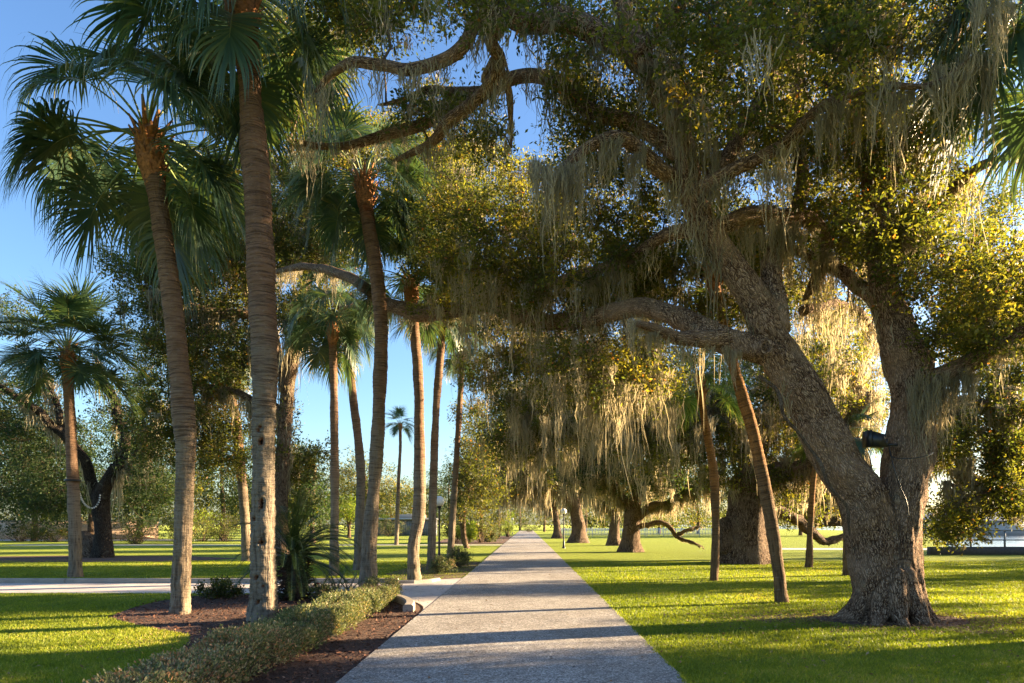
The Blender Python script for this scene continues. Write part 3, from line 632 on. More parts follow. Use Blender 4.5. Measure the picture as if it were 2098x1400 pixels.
for k, (px, py, Y, s) in enumerate(FEST):
    o = obj('moss_festoon', fest_me[k % 7], oak); p = P(px, py, Y) - ob
    o.location = tuple(p); s *= 0.9; o.scale = (s * 0.62, s * 0.62, s); o.rotation_euler = (0, 0, float(r1.uniform(-0.5, 0.5)))
# woody vine running down the left limb
vg = Geo()
VY_ = [(1555, 770, 10.75), (1590, 800, 10.72), (1600, 850, 10.7), (1640, 890, 10.75), (1680, 945, 10.72), (1700, 1000, 10.72), (1738, 1045, 10.76), (1745, 1100, 10.8)]
V, Q, A, FR, C, R = limb_geo(VY_, [7, 7, 8, 7, 8, 7, 7, 4], 6, 0.05, 51, 0.05); vg.add(V, Q, A=A)
obj('vine', vg.mesh('vine', M['twig'], True, ob), oak)

# floodlight strapped to the trunk, with its cable
fp = P(1800, 905, 11.15)
fl_o = thing('floodlight', 'small black floodlight box fixed in the fork of the great oak', 'floodlight', fp)
g = Geo(); g.add(*(lambda V: (V, [(0, 1, 2, 3), (7, 6, 5, 4), (0, 4, 5, 1), (1, 5, 6, 2), (2, 6, 7, 3), (3, 7, 4, 0)]))([(-0.17, -0.12, -0.08), (0.06, -0.12, -0.1), (0.06, -0.12, 0.1), (-0.17, -0.12, 0.16), (-0.17, 0.12, -0.08), (0.06, 0.12, -0.1), (0.06, 0.12, 0.1), (-0.17, 0.12, 0.16)]))
obj('housing', g.mesh('housing', M['black']), fl_o)
g = Geo(); g.box(-0.2, -0.172, -0.135, 0.135, -0.095, 0.175); obj('bezel', g.mesh('bezel', M['black']), fl_o)
g = Geo(); g.box(0.062, 0.12, -0.06, 0.06, -0.09, 0.04); g.box(0.122, 0.3, -0.03, 0.03, -0.075, -0.035); obj('bracket', g.mesh('bracket', M['black']), fl_o)
cb = thing('cable', 'thin black cable looped round the right stem of the great oak', 'cable', P(1830, 940, 10.9))
g = Geo()
V, Q, A, FR, C, R = tube([P(1822, 915, 11.1), P(1826, 935, 10.98), P(1850, 940, 10.9), P(1880, 938, 10.92), P(1905, 932, 11.05), P(1915, 925, 11.4)], [0.009] * 6, 6, 0.05); g.add(V, Q)
V, Q, A, FR, C, R = tube([P(1822, 918, 11.08), P(1832, 960, 10.92), P(1846, 1000, 10.9), P(1858, 1030, 10.92), P(1862, 1060, 10.93)], [0.008] * 5, 6, 0.05); g.add(V, Q)
obj('wire', g.mesh('wire', M['black'], True, P(1830, 940, 10.9)), cb)

# ------------------------------------------------------------------ cabbage palms
def frond_mesh(elev, rng, pet=1.05, blade=1.0, droop=1.0, nl=64, mat='frond', tip=1.0):
    """costapalmate leaf heading along +X at an elevation, sagging under its weight"""
    e = elev; pts = [np.zeros(3)]; d = np.array([math.cos(e), 0, math.sin(e)])
    for k in range(8):
        d = nrm(d + np.array([0, 0, -0.06 * droop])); pts.append(pts[-1] + d * pet / 8)
    pts = np.array(pts)
    pV, pQ, *_ = tube(pts, np.linspace(0.022, 0.011, 9), 5, 0.3)
    cost = [pts[-1]]; dc = d.copy(); ds = [dc]
    for k in range(6):
        dc = nrm(dc + np.array([0, 0, -0.16 * droop])); cost.append(cost[-1] + dc * blade * 0.075); ds.append(dc)
    cost = np.array(cost); ds = np.array(ds)
    s = np.linspace(-1, 1, nl) + rng.normal(0, 0.006, nl)
    ci = (1 - np.abs(s)) ** 0.8 * 6; i0 = np.clip(ci.astype(int), 0, 5); f = np.clip(ci - i0, 0, 1)[:, None]
    o = cost[i0] * (1 - f) + cost[i0 + 1] * f; T = nrm(ds[i0] * (1 - f) + ds[i0 + 1] * f)
    Bv = np.tile(np.array([0, 1.0, 0]), (nl, 1)); Nn = nrm(np.cross(T, Bv)); Nn *= np.sign(Nn[:, 2:3] + 1e-6)
    phi = s * math.radians(112)
    keel = 0.22 * np.abs(np.sin(phi))[:, None]
    D = nrm(np.cos(phi)[:, None] * T + np.sin(phi)[:, None] * Bv + keel * Nn)
    L = blade * (1.0 - 0.28 * np.abs(s) ** 2) * rng.uniform(0.88, 1.08, nl)
    seg = 8; w = np.interp(np.linspace(0, 1, seg + 1), [0, 0.3, 0.5, 0.8, 1], [0.3, 1.1, 0.8, 0.36, 0.05])
    side = nrm(np.cross(Nn, D)); p = o.copy(); V = np.empty((nl, seg + 1, 2, 3)); hang = rng.uniform(0.45, 1.55, nl) * droop * tip
    for k in range(seg + 1):
        tw = side * (0.0185 * blade * w[k])
        V[:, k, 0] = p - tw; V[:, k, 1] = p + tw
        t = (k + 0.5) / seg
        D = nrm(D + np.array([0, 0, -1.0]) * (0.02 + 0.85 * max(0, t - 0.34) * hang)[:, None] + rng.normal(0, 0.02 + 0.05 * t, (nl, 3)))
        side = nrm(side - D * np.sum(side * D, 1, keepdims=True))
        p = p + D * (L / seg)[:, None]
    base = np.arange(nl)[:, None] * (seg + 1) * 2 + np.arange(seg)[None] * 2
    Q = np.stack([base, base + 1, base + 3, base + 2], -1).reshape(-1, 4)
    tint = np.clip(np.repeat(rng.beta(2, 3, nl), seg) + np.tile(np.linspace(-0.05, 0.22, seg), nl), 0, 1)
    cV, cQ, *_ = tube(np.vstack([pts[-1:] - d * 0.02, cost]), np.linspace(0.012, 0.004, 8), 4, 0.2); n0 = nl * (seg + 1) * 2
    return mesh_np('frond', np.concatenate([V.reshape(-1, 3), cV]), np.concatenate([Q, cQ + n0]), M[mat], fattr={'tint': np.concatenate([tint, np.full(len(cQ), 0.92)])}), mesh_np('petiole', pV, pQ, M['petiole'], True)
ELEV = [80, 62, 45, 28, 12, -5, -22, -42, -62]
FR_ME = {e: [frond_mesh(math.radians(e), RNG(900 + e + 31 * k), 1.0, 1.0, 0.8 + 0.35 * k) for k in range(3)] for e in ELEV}
FR_GOLD = {e: [frond_mesh(math.radians(e), RNG(1900 + e + 31 * k), 0.8, 0.95, 0.5 + 0.25 * k, 56, 'frond_gold', 0.5) for k in range(2)] for e in ELEV[:7]}
FR_STIFF = {e: [frond_mesh(math.radians(e), RNG(2900 + e + 31 * k), 0.95, 1.05, 0.5 + 0.25 * k, 64, 'frond', 0.45) for k in range(2)] for e in ELEV[:8]}

def palm(label, pts, wid, head, scale=1.0, elevs=None, seed=0, bark='palm_bark', near=1, gold=False, azs=None, group='cabbage palms along the path', holes=None, front=False, stiff=False):
    rg = RNG(3000 + seed); base = P(*pts[0]); base[2] = 0
    t = thing('cabbage_palm', label, 'palm', base, group)
    W = [P(*p) for p in pts]; W[0][2] = -0.15; R = [w * 0.92 * p[2] / F_PX / 2 for p, w in zip(pts, wid)]
    W.append(P(*head)); R.append(R[-1] * 0.9)
    def disp(A, l, r):
        ring = ((l / 0.085 + 0.6 * fbm(A * 6 + seed, 2)) % 1.0)
        d = r * (0.05 * (ring - 0.5) + 0.10 * fbm(A * np.array([4, 4, 1.5]) + seed, 3) + 0.12 * fbm(A * np.array([1.2, 1.2, 0.9]) + seed * 1.7, 2) + 0.06 * fbm(A * np.array([16, 16, 24.0]) + seed, 2))
        d += r * 0.35 * np.exp(-l / 0.22) * (1 + 0.4 * fbm(A * 5, 2))
        low = np.clip(1.6 - l, 0, 1)
        d += low * r * 0.16 * np.abs(fbm(A * np.array([14, 14, 3]) + seed, 2))
        if holes:
            for (ha, hl, hr) in holes:
                r0 = max(np.hypot(A[0, 0], A[0, 1]), 0.02); aa = np.arctan2(A[:, 1], A[:, 0])
                da = (aa - ha + np.pi) % (2 * np.pi) - np.pi
                q = np.hypot(da * r0, (l - hl) * 0.6) / hr
                hv = np.clip((1 - q + 0.35 * fbm(A * 22, 2)) * 1.6, 0, 1); d -= hv ** 0.6 * r * 0.42; hole_v[:] = np.maximum(hole_v, hv) if len(hole_v) == len(hv) else hole_v
        return d
    Cn, _ = resample(W, R, [0.12, 0.05, 0.022][near]); hole_v = np.zeros(len(Cn) * [14, 20, 36][near])
    V, Q, A, FR, C, Rr = tube(W, R, [14, 20, 36][near], [0.12, 0.05, 0.022][near], disp, seed=0)
    g = Geo(); g.add(V, Q, A=A + seed * 3.3, FR=FR + hole_v * 2.0); obj('trunk', g.mesh('trunk', M[bark], True, base), t)
    hd = P(*head); rt = R[-2]
    # sheath of old leaf bases under the head
    g = Geo(); ax = nrm(C[-1] - C[-6]); nb = [10, 22, 46][near]
    for k in range(nb):
        a = k * 2.399; u = k / nb; p0 = hd - ax * (0.62 * (1 - u)) * scale; out = np.array([math.cos(a), math.sin(a), 0])
        q0 = p0 + out * rt * 0.8; ln_ = rg.uniform(0.16, 0.3) * scale * (0.7 + 0.5 * u)
        q1 = q0 + out * ln_ * 0.55 + np.array([0, 0, ln_]); q2 = q1 + out * ln_ * 0.25 + np.array([0, 0, ln_ * 0.35])
        sd = np.array([-out[1], out[0], 0]); wv = 0.05 * scale * rg.uniform(0.7, 1.2)
        th = out * 0.02
        V = [q0 - sd * wv, q0 + sd * wv, q1 - sd * wv * 0.6, q1 + sd * wv * 0.6, q2 - sd * wv * 0.35, q2 + sd * wv * 0.35]
        V = np.array(V + [v - th for v in V])
        g.add(V, [(0, 1, 3, 2), (2, 3, 5, 4), (7, 6, 8, 9), (9, 8, 10, 11), (0, 2, 8, 6), (2, 4, 10, 8), (1, 7, 9, 3), (3, 9, 11, 5), (4, 5, 11, 10)])
    bv, bq, ba, bf, *_ = tube([hd - ax * 0.7 * scale, hd - ax * 0.35 * scale, hd - ax * 0.05 * scale, hd + ax * 0.25 * scale], [rt * 0.98, rt * 1.3, rt * 1.25, rt * 0.3], 16, 0.05, disp=lambda A, l, r: r * 0.14 * fbm(A * np.array([20, 20, 5]), 2))
    g.add(bv, bq)
    obj('leaf_base_sheath', g.mesh('leaf_base_sheath', M['fibre'], False, base), t)
    lib = FR_GOLD if gold else FR_STIFF if stiff else FR_ME
    if elevs is None: elevs = [80, 80, 62, 62, 62, 45, 45, 45, 45, 28, 28, 28, 28, 28, 12, 12, 12, 12, 12, -5, -5, -5, -22, -22, -42]
    for k, e in enumerate(elevs):
        if e not in lib: e = min(lib, key=lambda q: abs(q - e))
        fm, pm_ = lib[e][int(rg.integers(len(lib[e])))]; o = obj('frond', fm, t); obj('petiole', pm_, o)
        az = (azs[k] if azs is not None and k < len(azs) and azs[k] is not None else math.degrees(k * 2.399) + rg.uniform(-14, 14))
        if e <= 12 and not front:                      # keep the neck in view: low leaves hang to the sides and behind
            q = (az + 90 + 180) % 360 - 180
            if abs(q) < 55: az = -90 + (55 + 0.6 * abs(q)) * (1 if q >= 0 else -1)
        o.rotation_euler = (rg.uniform(-0.15, 0.15), rg.uniform(-0.1, 0.1), math.radians(az))
        o.location = tuple(hd - base + ax * rg.uniform(-0.1, 0.15) * scale)
        s = scale * rg.uniform(0.86, 1.12); o.scale = (s, s, s)
    return t
LOWLEFT = [80, 80, 62, 62, 62, 45, 45, 45, 45, 28, 28, 28, 28, 28, 12, 12, 12, 12, 12, 12, 12, -5, -5, -5, -5, -5, -22, -22, -22, -22, -42, -42, -42]
palm('small cabbage palm with full round head and black strap, standing alone across the drive', [(155, 1183, 20.7), (152, 1050, 20.7), (146, 900, 20.7), (141, 810, 20.7), (139, 765, 20.7)], [27, 25, 22, 22, 22], (138, 722, 20.7), 1.05, [28, 12, -5, -22, 80, 80, 80, 62, 62, 62, 62, 62, 45, 45, 45, 45, 45, 45, 28, 28, 28, 28, 28, 28, 28, 12, 12, 12, 12, 12, 12, 12, -5, -5, -5, -5, -5, -22, -22, -22], 1, 'palm_bark', 1, stiff=True, front=True)
palm('leaning thick palm with lichen-grey foot, nearest to the left lawn', [(370, 1258, 12.2), (373, 1150, 12.2), (380, 950, 12.2), (378, 870, 12.2), (362, 700, 12.2), (345, 560, 12.2), (326, 430, 12.2), (313, 350, 12.2)], [38, 36, 40, 45, 40, 40, 42, 42], (303, 285, 12.2), 1.22, LOWLEFT, 2, 'palm_bark', 2)
palm('tallest straight palm trunk with woodpecker holes, rising out of the mulch bed', [(540, 1275, 11.2), (540, 1100, 11.2), (540, 950, 11.2), (541, 850, 11.2), (540, 700, 11.2), (532, 500, 11.2), (522, 330, 11.2), (512, 180, 11.2), (500, 60, 11.2)], [56, 56, 48, 50, 57, 58, 55, 50, 54], (492, -25, 11.2), 1.2, LOWLEFT, 3, 'palm_bark_grey', 2,
     holes=[(math.pi + a_, z_ + 0.15, r_) for a_, z_, r_ in [(0.1, 2.95, 0.04), (-0.15, 3.12, 0.018), (0.05, 3.18, 0.015), (0.15, 1.98, 0.04), (0.2, 1.9, 0.03), (0.2, 1.32, 0.05), (-0.5, 1.7, 0.025), (-0.3, 0.75, 0.03), (0.4, 0.6, 0.025), (-0.1, 0.35, 0.03)]], front=True)
palm('mid-height palm with rusty orange neck, beside the end of the clipped hedge', [(755, 1205, 17.2), (758, 1100, 17.2), (770, 950, 17.2), (778, 800, 17.2), (780, 650, 17.2), (768, 540, 17.2), (757, 470, 17.2), (750, 420, 17.2)], [36, 30, 30, 30, 30, 28, 28, 30], (745, 372, 17.2), 1.08, LOWLEFT, 4, 'palm_bark', 2)
palm('palm with swollen mossy stem at the corner of the drive kerb', [(850, 1190, 19.5), (847, 1120, 19.5), (859, 1045, 19.5), (859, 900, 19.5), (856, 760, 19.5), (848, 670, 19.5), (844, 620, 19.5)], [26, 25, 28, 23, 23, 23, 24], (842, 580, 19.5), 0.95, None, 5, 'palm_bark', 1)
palm('slim palm immediately behind the near globe lamp', [(883, 1168, 24), (886, 1050, 24), (893, 850, 24), (903, 720, 24), (905, 680, 24)], [18, 17, 17, 17, 17], (906, 640, 24), 0.9, None, 6, 'palm_bark', 1)
palm('straight dark palm behind the sago fronds', [(684, 1178, 21.5), (686, 1000, 21.5), (684, 800, 21.5), (682, 720, 21.5)], [21, 18, 17, 18], (681, 665, 21.5), 0.95, None, 7, 'palm_bark', 1)
palm('grey palm bending left, its foot hidden behind the rusty-necked palm', [(735, 1165, 24), (738, 1050, 24), (738, 950, 24), (722, 800, 24), (712, 710, 24), (707, 660, 24)], [22, 21, 20, 18, 18, 18], (704, 615, 24), 0.9, None, 8, 'palm_bark_grey', 1)
palm('slender palm on the lawn edge just past the globe lamp, leaning over the path', [(922, 1148, 30), (928, 1050, 30), (938, 900, 30), (945, 780, 30), (946, 745, 30)], [15, 14, 13, 12, 12], (946, 715, 30), 0.85, None, 9, 'palm_bark', 0)
palm('far thin palm with small head against open sky, in front of the shed', [(812, 1117, 53), (816, 1000, 53), (820, 920, 53), (820, 895, 53)], [9, 8, 7, 7], (820, 870, 53), 0.72, [80, 62, 62, 45, 45, 28, 28, 28, 12, 12, 12, -5, -5, -5, -22, -22, -42], 10, 'palm_bark_grey', 0, stiff=True, front=True)
palm('pale curved palm stem seen behind the trunk with the woodpecker holes', [(508, 1150, 30), (497, 1000, 30), (486, 880, 30), (472, 800, 30), (468, 770, 30)], [22, 21, 21, 20, 20], (466, 735, 30), 0.9, None, 11, 'palm_bark', 0)
palm('short ochre palm with bright green head under the oak limbs', [(1462, 1190, 19.5), (1466, 1100, 19.5), (1463, 980, 19.5), (1447, 880, 19.5), (1438, 820, 19.5)], [17, 17, 20, 17, 16], (1437, 785, 19.5), 0.9, [80, 62, 62, 62, 45, 45, 45, 45, 28, 28, 28, 28, 28, 12, 12, 12, 12, -5, -5, -5, -22, -22], 12, 'palm_bark_rust', 1, True, front=True)
palm('bare rusty palm leaning towards the path in front of the forked oak', [(1605, 1235, 14), (1592, 1150, 14), (1576, 1050, 14), (1546, 900, 14), (1520, 810, 14), (1498, 730, 14), (1478, 640, 14)], [28, 27, 26, 27, 25, 24, 22], (1455, 560, 14), 0.75, [80, 62, 62, 45, 45, 28, 28, 28, 12, 12, -5, -5, -22], 13, 'palm_bark_rust', 1, True)
palm('thin ochre palm stem between the stout oak and the forked oak', [(1657, 1162, 25.5), (1660, 1080, 25.5), (1665, 1000, 25.5), (1669, 960, 25.5)], [15, 13, 13, 13], (1672, 915, 25.5), 0.7, [62, 62, 45, 45, 28, 28, 12, 12, -5, -5, -22], 14, 'palm_bark_rust', 0, True)
palm('palm whose fan leaves show through the fork of the great oak', [(1737, 1178, 21.5), (1736, 1100, 21.5), (1746, 980, 21.5), (1754, 945, 21.5)], [18, 16, 16, 16], (1757, 905, 21.5), 0.75, [80, 62, 62, 45, 45, 28, 28, 28, 12, 12, -5, -5, -22], 15, 'palm_bark_rust', 0)
palm('palm at the right edge of the picture, only its hanging fan leaves showing', [(2190, 1330, 9.3), (2185, 900, 9.3), (2170, 400, 9.3), (2150, 150, 9.3)], [52, 48, 46, 46], (2140, 40, 9.3), 1.0, LOWLEFT, 16, 'palm_bark', 1)
# black strap round the small palm
sg = Geo(); sp = P(149, 985, 20.7)
sg.lathe([(0.21, -0.03), (0.222, -0.03), (0.222, 0.03), (0.21, 0.03)], 20)
o = thing('strap', 'black strap tied round the small lone palm trunk', 'strap', sp); obj('band', sg.mesh('band', M['black']), o)

# ------------------------------------------------------------------ other oaks and trees
def tree(name, label, trunk, limbs, lobes, leaf=0.13, per=140, rad=(0.6, 1.1), mat='oak_leaf_shade', moss=0, mlen=0.5, seed=0, bark='oak_bark_far', group=None, cat='tree', flare=1.5, mper=34, mw=0.02, cmoss=0, twigs=True, ntw=12, wig=0.25):
    """trunk: [(px, py, Y), ...] with widths; limbs: list of the same; lobes as for the great oak"""
    rg = RNG(5000 + seed); pts, wd = trunk; base = P(*pts[0]); base[2] = 0
    t = thing(name, label, cat, base, group)
    W = [P(*p) for p in pts]; W[0][2] = -0.1; R = [w * p[2] / F_PX / 2 for p, w in zip(pts, wd)]
    st_ = 0.12 if pts[0][2] < 45 else 0.3
    def disp(A, l, r):
        a = np.arctan2(A[:, 1], A[:, 0])
        fl = np.exp(-l / (R[0] * 1.3)) * (flare - 1) * r * (0.8 + 0.35 * np.cos(a * 5 + seed))
        return fl + r * 0.13 * fbm(A * np.array([3, 3, 1.2]) + seed, 3)
    V, Q, A, FR, C, Rr = tube(W, R, 22, st_, disp, seed=seed)
    g = Geo(); g.add(V, Q, A=A, FR=FR); obj('trunk', g.mesh('trunk', M[bark], True, base), t)
    sk = [C[len(C) // 3:]]; sr = [Rr[len(C) // 3:]]
    for k, (lp, lw) in enumerate(limbs):
        V, Q, A, FR, C, Rr = limb_geo(lp, lw, 10, st_, seed * 7 + k, 0.12, True)
        gg = Geo(); gg.add(V, Q, A=A, FR=FR); obj('limb', gg.mesh('limb', M[bark], True, base), t); sk.append(C[2:]); sr.append(Rr[2:])
    sk = np.concatenate(sk); sr = np.concatenate(sr)
    cen = lobe_points(lobes, rg)
    g, wood, wrad = grow(sk, sr, cen, rg, wig, 5, 0.4, 0.12)
    V, tint, s0, e0 = crown_leaves(cen, rg.uniform(*rad, len(cen)), per, leaf, rg, ntw=ntw)
    if twigs: g.add(*sticks(s0, e0, 0.008))
    obj('branches', g.mesh('branches', M['twig'], True, base), t)
    obj('crown', quads_mesh('crown', V - base.astype(np.float32), tint, M[mat]), t)
    if moss:
        th = np.where(wrad > 0.015)[0]; pk = rg.choice(th, moss); att = wood[pk] - np.array([0, 0, 0.5]) * wrad[pk][:, None]
        ln = rg.gamma(2.4, mlen / 2.4, moss).clip(0.2, 2.6); ln = np.minimum(ln, np.maximum(att[:, 2] - 1.6, 0.15) * rg.uniform(0.25, 0.95, moss))
        moss_obj(att, ln, rg, t, base, per=mper, width=mw)
    if cmoss:
        cp = cen[rg.choice(len(cen), cmoss)] + rg.normal(0, 0.4, (cmoss, 3)); ln = rg.gamma(2.2, mlen / 2.2, cmoss).clip(0.2, 2.4)
        ln = np.minimum(ln, np.maximum(cp[:, 2] - 1.6, 0.15) * rg.uniform(0.25, 0.95, cmoss))
        moss_obj(cp, ln, rg, t, base, per=mper, width=mw)
    return t

G_OAK = 'moss-hung oaks along the path'
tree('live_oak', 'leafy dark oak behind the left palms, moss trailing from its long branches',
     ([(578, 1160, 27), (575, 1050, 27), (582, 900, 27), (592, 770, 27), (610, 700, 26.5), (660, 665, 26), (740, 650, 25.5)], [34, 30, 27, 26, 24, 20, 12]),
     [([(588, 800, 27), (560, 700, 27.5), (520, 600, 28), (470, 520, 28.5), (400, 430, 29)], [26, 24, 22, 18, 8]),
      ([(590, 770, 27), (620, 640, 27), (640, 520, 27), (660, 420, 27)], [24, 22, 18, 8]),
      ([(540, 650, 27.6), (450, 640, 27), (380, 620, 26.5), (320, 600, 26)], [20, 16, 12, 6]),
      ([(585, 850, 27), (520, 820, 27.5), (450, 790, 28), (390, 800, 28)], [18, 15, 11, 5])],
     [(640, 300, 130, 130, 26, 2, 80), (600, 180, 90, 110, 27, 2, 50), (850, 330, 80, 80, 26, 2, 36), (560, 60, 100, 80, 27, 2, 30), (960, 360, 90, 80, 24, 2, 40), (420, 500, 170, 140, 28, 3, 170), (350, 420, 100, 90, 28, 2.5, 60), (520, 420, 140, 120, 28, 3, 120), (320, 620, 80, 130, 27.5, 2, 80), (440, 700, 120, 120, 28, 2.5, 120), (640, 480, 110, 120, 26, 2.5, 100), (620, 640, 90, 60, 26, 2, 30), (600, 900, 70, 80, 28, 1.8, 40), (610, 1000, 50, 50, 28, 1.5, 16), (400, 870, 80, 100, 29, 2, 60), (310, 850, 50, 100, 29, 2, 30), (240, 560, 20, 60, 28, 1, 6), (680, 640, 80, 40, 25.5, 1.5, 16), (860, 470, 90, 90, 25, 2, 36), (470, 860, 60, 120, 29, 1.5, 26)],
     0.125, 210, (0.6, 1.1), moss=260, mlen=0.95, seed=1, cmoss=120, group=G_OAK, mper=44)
tree('live_oak', 'gnarled oak with dark burnt-looking trunk on the far left lawn, beads hung from it',
     ([(212, 1143, 33), (211, 1090, 33), (207, 1040, 33), (215, 1000, 33), (240, 950, 33)], [34, 31, 32, 28, 20]),
     [([(205, 1040, 33), (190, 990, 33), (160, 930, 32.5), (110, 870, 32), (60, 830, 31.5), (10, 800, 31), (-60, 770, 31)], [26, 22, 20, 18, 16, 12, 6]),
      ([(240, 960, 33), (260, 900, 33.5), (240, 840, 34), (220, 780, 34.5), (190, 720, 35)], [20, 18, 16, 13, 6]),
      ([(235, 960, 33), (275, 930, 33), (310, 880, 33), (330, 820, 33.5)], [20, 16, 13, 6]),
      ([(130, 890, 32.2), (110, 800, 32.5), (70, 740, 33)], [14, 11, 5])],
     [(70, 900, 110, 90, 35, 3, 100), (100, 1000, 140, 60, 37, 3, 110), (300, 1010, 80, 60, 38, 2.5, 50), (250, 820, 70, 80, 34, 2.5, 24), (290, 930, 70, 80, 34, 2.5, 36), (40, 780, 70, 60, 33, 2.5, 18), (20, 640, 50, 50, 36, 2, 14), (330, 760, 50, 60, 35, 2, 14), (300, 700, 40, 50, 36, 2, 8)],
     0.14, 170, (0.7, 1.2), moss=140, mlen=1.0, seed=2, bark='oak_bark_dark', group=G_OAK, mat='cedar_and_shaded_leaf')
# burl stump beside it
sb = P(182, 1136, 33.4); sb[2] = 0
t = thing('oak_stump', 'low leaning stump slab against the burnt-looking oak trunk', 'stump', sb)
V, Q, A, FR, C, R = tube([sb + np.array([0.5, 0, -0.1]), sb + np.array([0.1, 0, 0.5]), sb + np.array([-0.35, 0.1, 1.0]), sb + np.array([-0.55, 0.1, 1.25])], [0.6, 0.5, 0.34, 0.1], 18, 0.12, disp=lambda A, l, r: r * 0.2 * fbm(A * 3, 3))
g = Geo(); g.add(V, Q, A=A); obj('wood', g.mesh('wood', M['oak_bark_far'], True, sb), t)

tree('live_oak', 'stout oak with very thick ridged trunk standing behind the ochre palm',
     ([(1528, 1155, 28.5), (1530, 1090, 28.5), (1535, 1030, 28.5), (1540, 980, 28.5), (1545, 930, 28.5)], [92, 80, 76, 70, 44]),
     [([(1530, 1010, 28.5), (1580, 970, 28), (1640, 960, 27.5), (1690, 920, 27), (1740, 860, 26.5), (1790, 800, 26)], [44, 36, 30, 26, 20, 8]),
      ([(1545, 960, 28.5), (1520, 880, 28.5), (1460, 830, 28), (1400, 820, 27.5), (1330, 840, 27.5), (1240, 830, 28), (1140, 850, 29), (1060, 880, 30)], [40, 34, 28, 24, 20, 16, 12, 6]),
      ([(1545, 950, 28.5), (1570, 860, 29), (1600, 770, 29.5), (1620, 690, 30)], [40, 32, 24, 8]),
      ([(1560, 1040, 28.6), (1610, 1050, 29), (1650, 1085, 29.5), (1700, 1105, 30), (1760, 1090, 30.5)], [30, 24, 20, 16, 7]),
      ([(1480, 1060, 28.4), (1495, 1100, 28.2), (1485, 1140, 28)], [30, 36, 40])],
     [(1200, 830, 150, 80, 28.5, 3, 80), (1080, 880, 110, 80, 30, 3, 60), (1420, 830, 130, 90, 27.5, 3, 70), (1560, 780, 120, 100, 29, 3, 60), (1680, 820, 110, 100, 28, 3, 54), (1350, 900, 90, 70, 27, 2.5, 36), (1600, 920, 80, 60, 29, 2, 26), (1730, 720, 100, 70, 28, 3, 30), (1480, 950, 70, 50, 28, 2, 22), (1590, 1010, 40, 40, 27, 1, 10), (1660, 1040, 70, 30, 31, 2, 10)],
     0.125, 170, (0.6, 1.1), mat='oak_leaf', moss=760, mlen=1.5, seed=3, cmoss=420, group=G_OAK, mper=44, mw=0.014)
tree('live_oak', 'oak with flared forked trunk in the middle of the right lawn',
     ([(1293, 1131, 40), (1293, 1100, 40), (1296, 1060, 40), (1300, 1030, 40), (1310, 990, 40)], [40, 32, 31, 26, 18]),
     [([(1300, 1070, 40), (1330, 1040, 40), (1370, 1030, 39.5), (1420, 1000, 39), (1470, 980, 38.5)], [20, 17, 15, 12, 6]),
      ([(1298, 1050, 40), (1260, 1000, 40), (1210, 960, 40), (1150, 930, 39.5)], [20, 17, 13, 6]),
      ([(1305, 1080, 40), (1360, 1070, 40), (1390, 1100, 40), (1420, 1112, 39.5), (1445, 1118, 39.5)], [12, 10, 8, 6, 3]),
      ([(1385, 1095, 40), (1410, 1085, 40), (1440, 1082, 40)], [9, 7, 3])],
     [(1300, 950, 120, 70, 40, 3.5, 100), (1230, 830, 130, 80, 38, 3.5, 60), (1400, 860, 110, 60, 40, 3, 40), (1200, 960, 60, 50, 40, 3, 26), (1400, 970, 80, 55, 39, 3, 36), (1290, 860, 120, 60, 41, 3, 40)],
     0.15, 190, (0.8, 1.5), mat='cedar_and_shaded_leaf', moss=360, mlen=1.8, seed=4, cmoss=260, group=G_OAK, mper=40, mw=0.02)
tree('live_oak', 'wide oak trunk right of the far globe lamp',
     ([(1186, 1112, 60), (1186, 1085, 60), (1180, 1050, 60), (1175, 1010, 60), (1165, 960, 60)], [36, 26, 24, 20, 12]),
     [([(1178, 1040, 60), (1140, 1000, 59), (1080, 990, 58), (1030, 1000, 57)], [18, 14, 11, 5]),
      ([(1178, 1020, 60), (1210, 970, 60), (1260, 940, 60)], [17, 13, 6]),
      ([(1172, 1000, 60), (1140, 940, 60), (1080, 900, 59)], [14, 11, 5])],
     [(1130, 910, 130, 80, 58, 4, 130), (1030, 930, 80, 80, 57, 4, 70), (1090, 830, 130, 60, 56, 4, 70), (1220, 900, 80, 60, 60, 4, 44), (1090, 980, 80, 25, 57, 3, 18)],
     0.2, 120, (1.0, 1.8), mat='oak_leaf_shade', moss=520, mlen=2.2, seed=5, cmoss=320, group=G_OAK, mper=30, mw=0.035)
tree('live_oak', 'slimmer oak trunk farther down the right side of the path',
     ([(1142, 1104, 78), (1141, 1080, 78), (1136, 1050, 78), (1130, 1010, 78)], [18, 14, 13, 8]),
     [([(1137, 1055, 78), (1100, 1020, 77), (1060, 1010, 76)], [10, 8, 4]), ([(1134, 1035, 78), (1160, 1000, 78), (1190, 990, 78)], [9, 7, 3])],
     [(1120, 1000, 80, 35, 78, 4, 50), (1060, 985, 50, 30, 76, 4, 26)],
     0.24, 120, (1.1, 2.0), moss=200, mlen=2.0, seed=6, cmoss=120, group=G_OAK, mper=22, mw=0.045)
tree('live_oak', 'oak trunk partly behind the forked one on the right lawn',
     ([(1258, 1118, 52), (1258, 1095, 52), (1262, 1060, 52), (1265, 1030, 52)], [26, 20, 18, 12]),
     [([(1262, 1060, 52), (1230, 1030, 52), (1200, 1010, 52)], [11, 9, 4])],
     [(1270, 1000, 70, 40, 53, 3, 36), (1340, 990, 60, 50, 53, 3, 26)],
     0.2, 130, (1.0, 1.7), moss=160, mlen=1.6, seed=7, group=G_OAK, mper=24, mw=0.035)
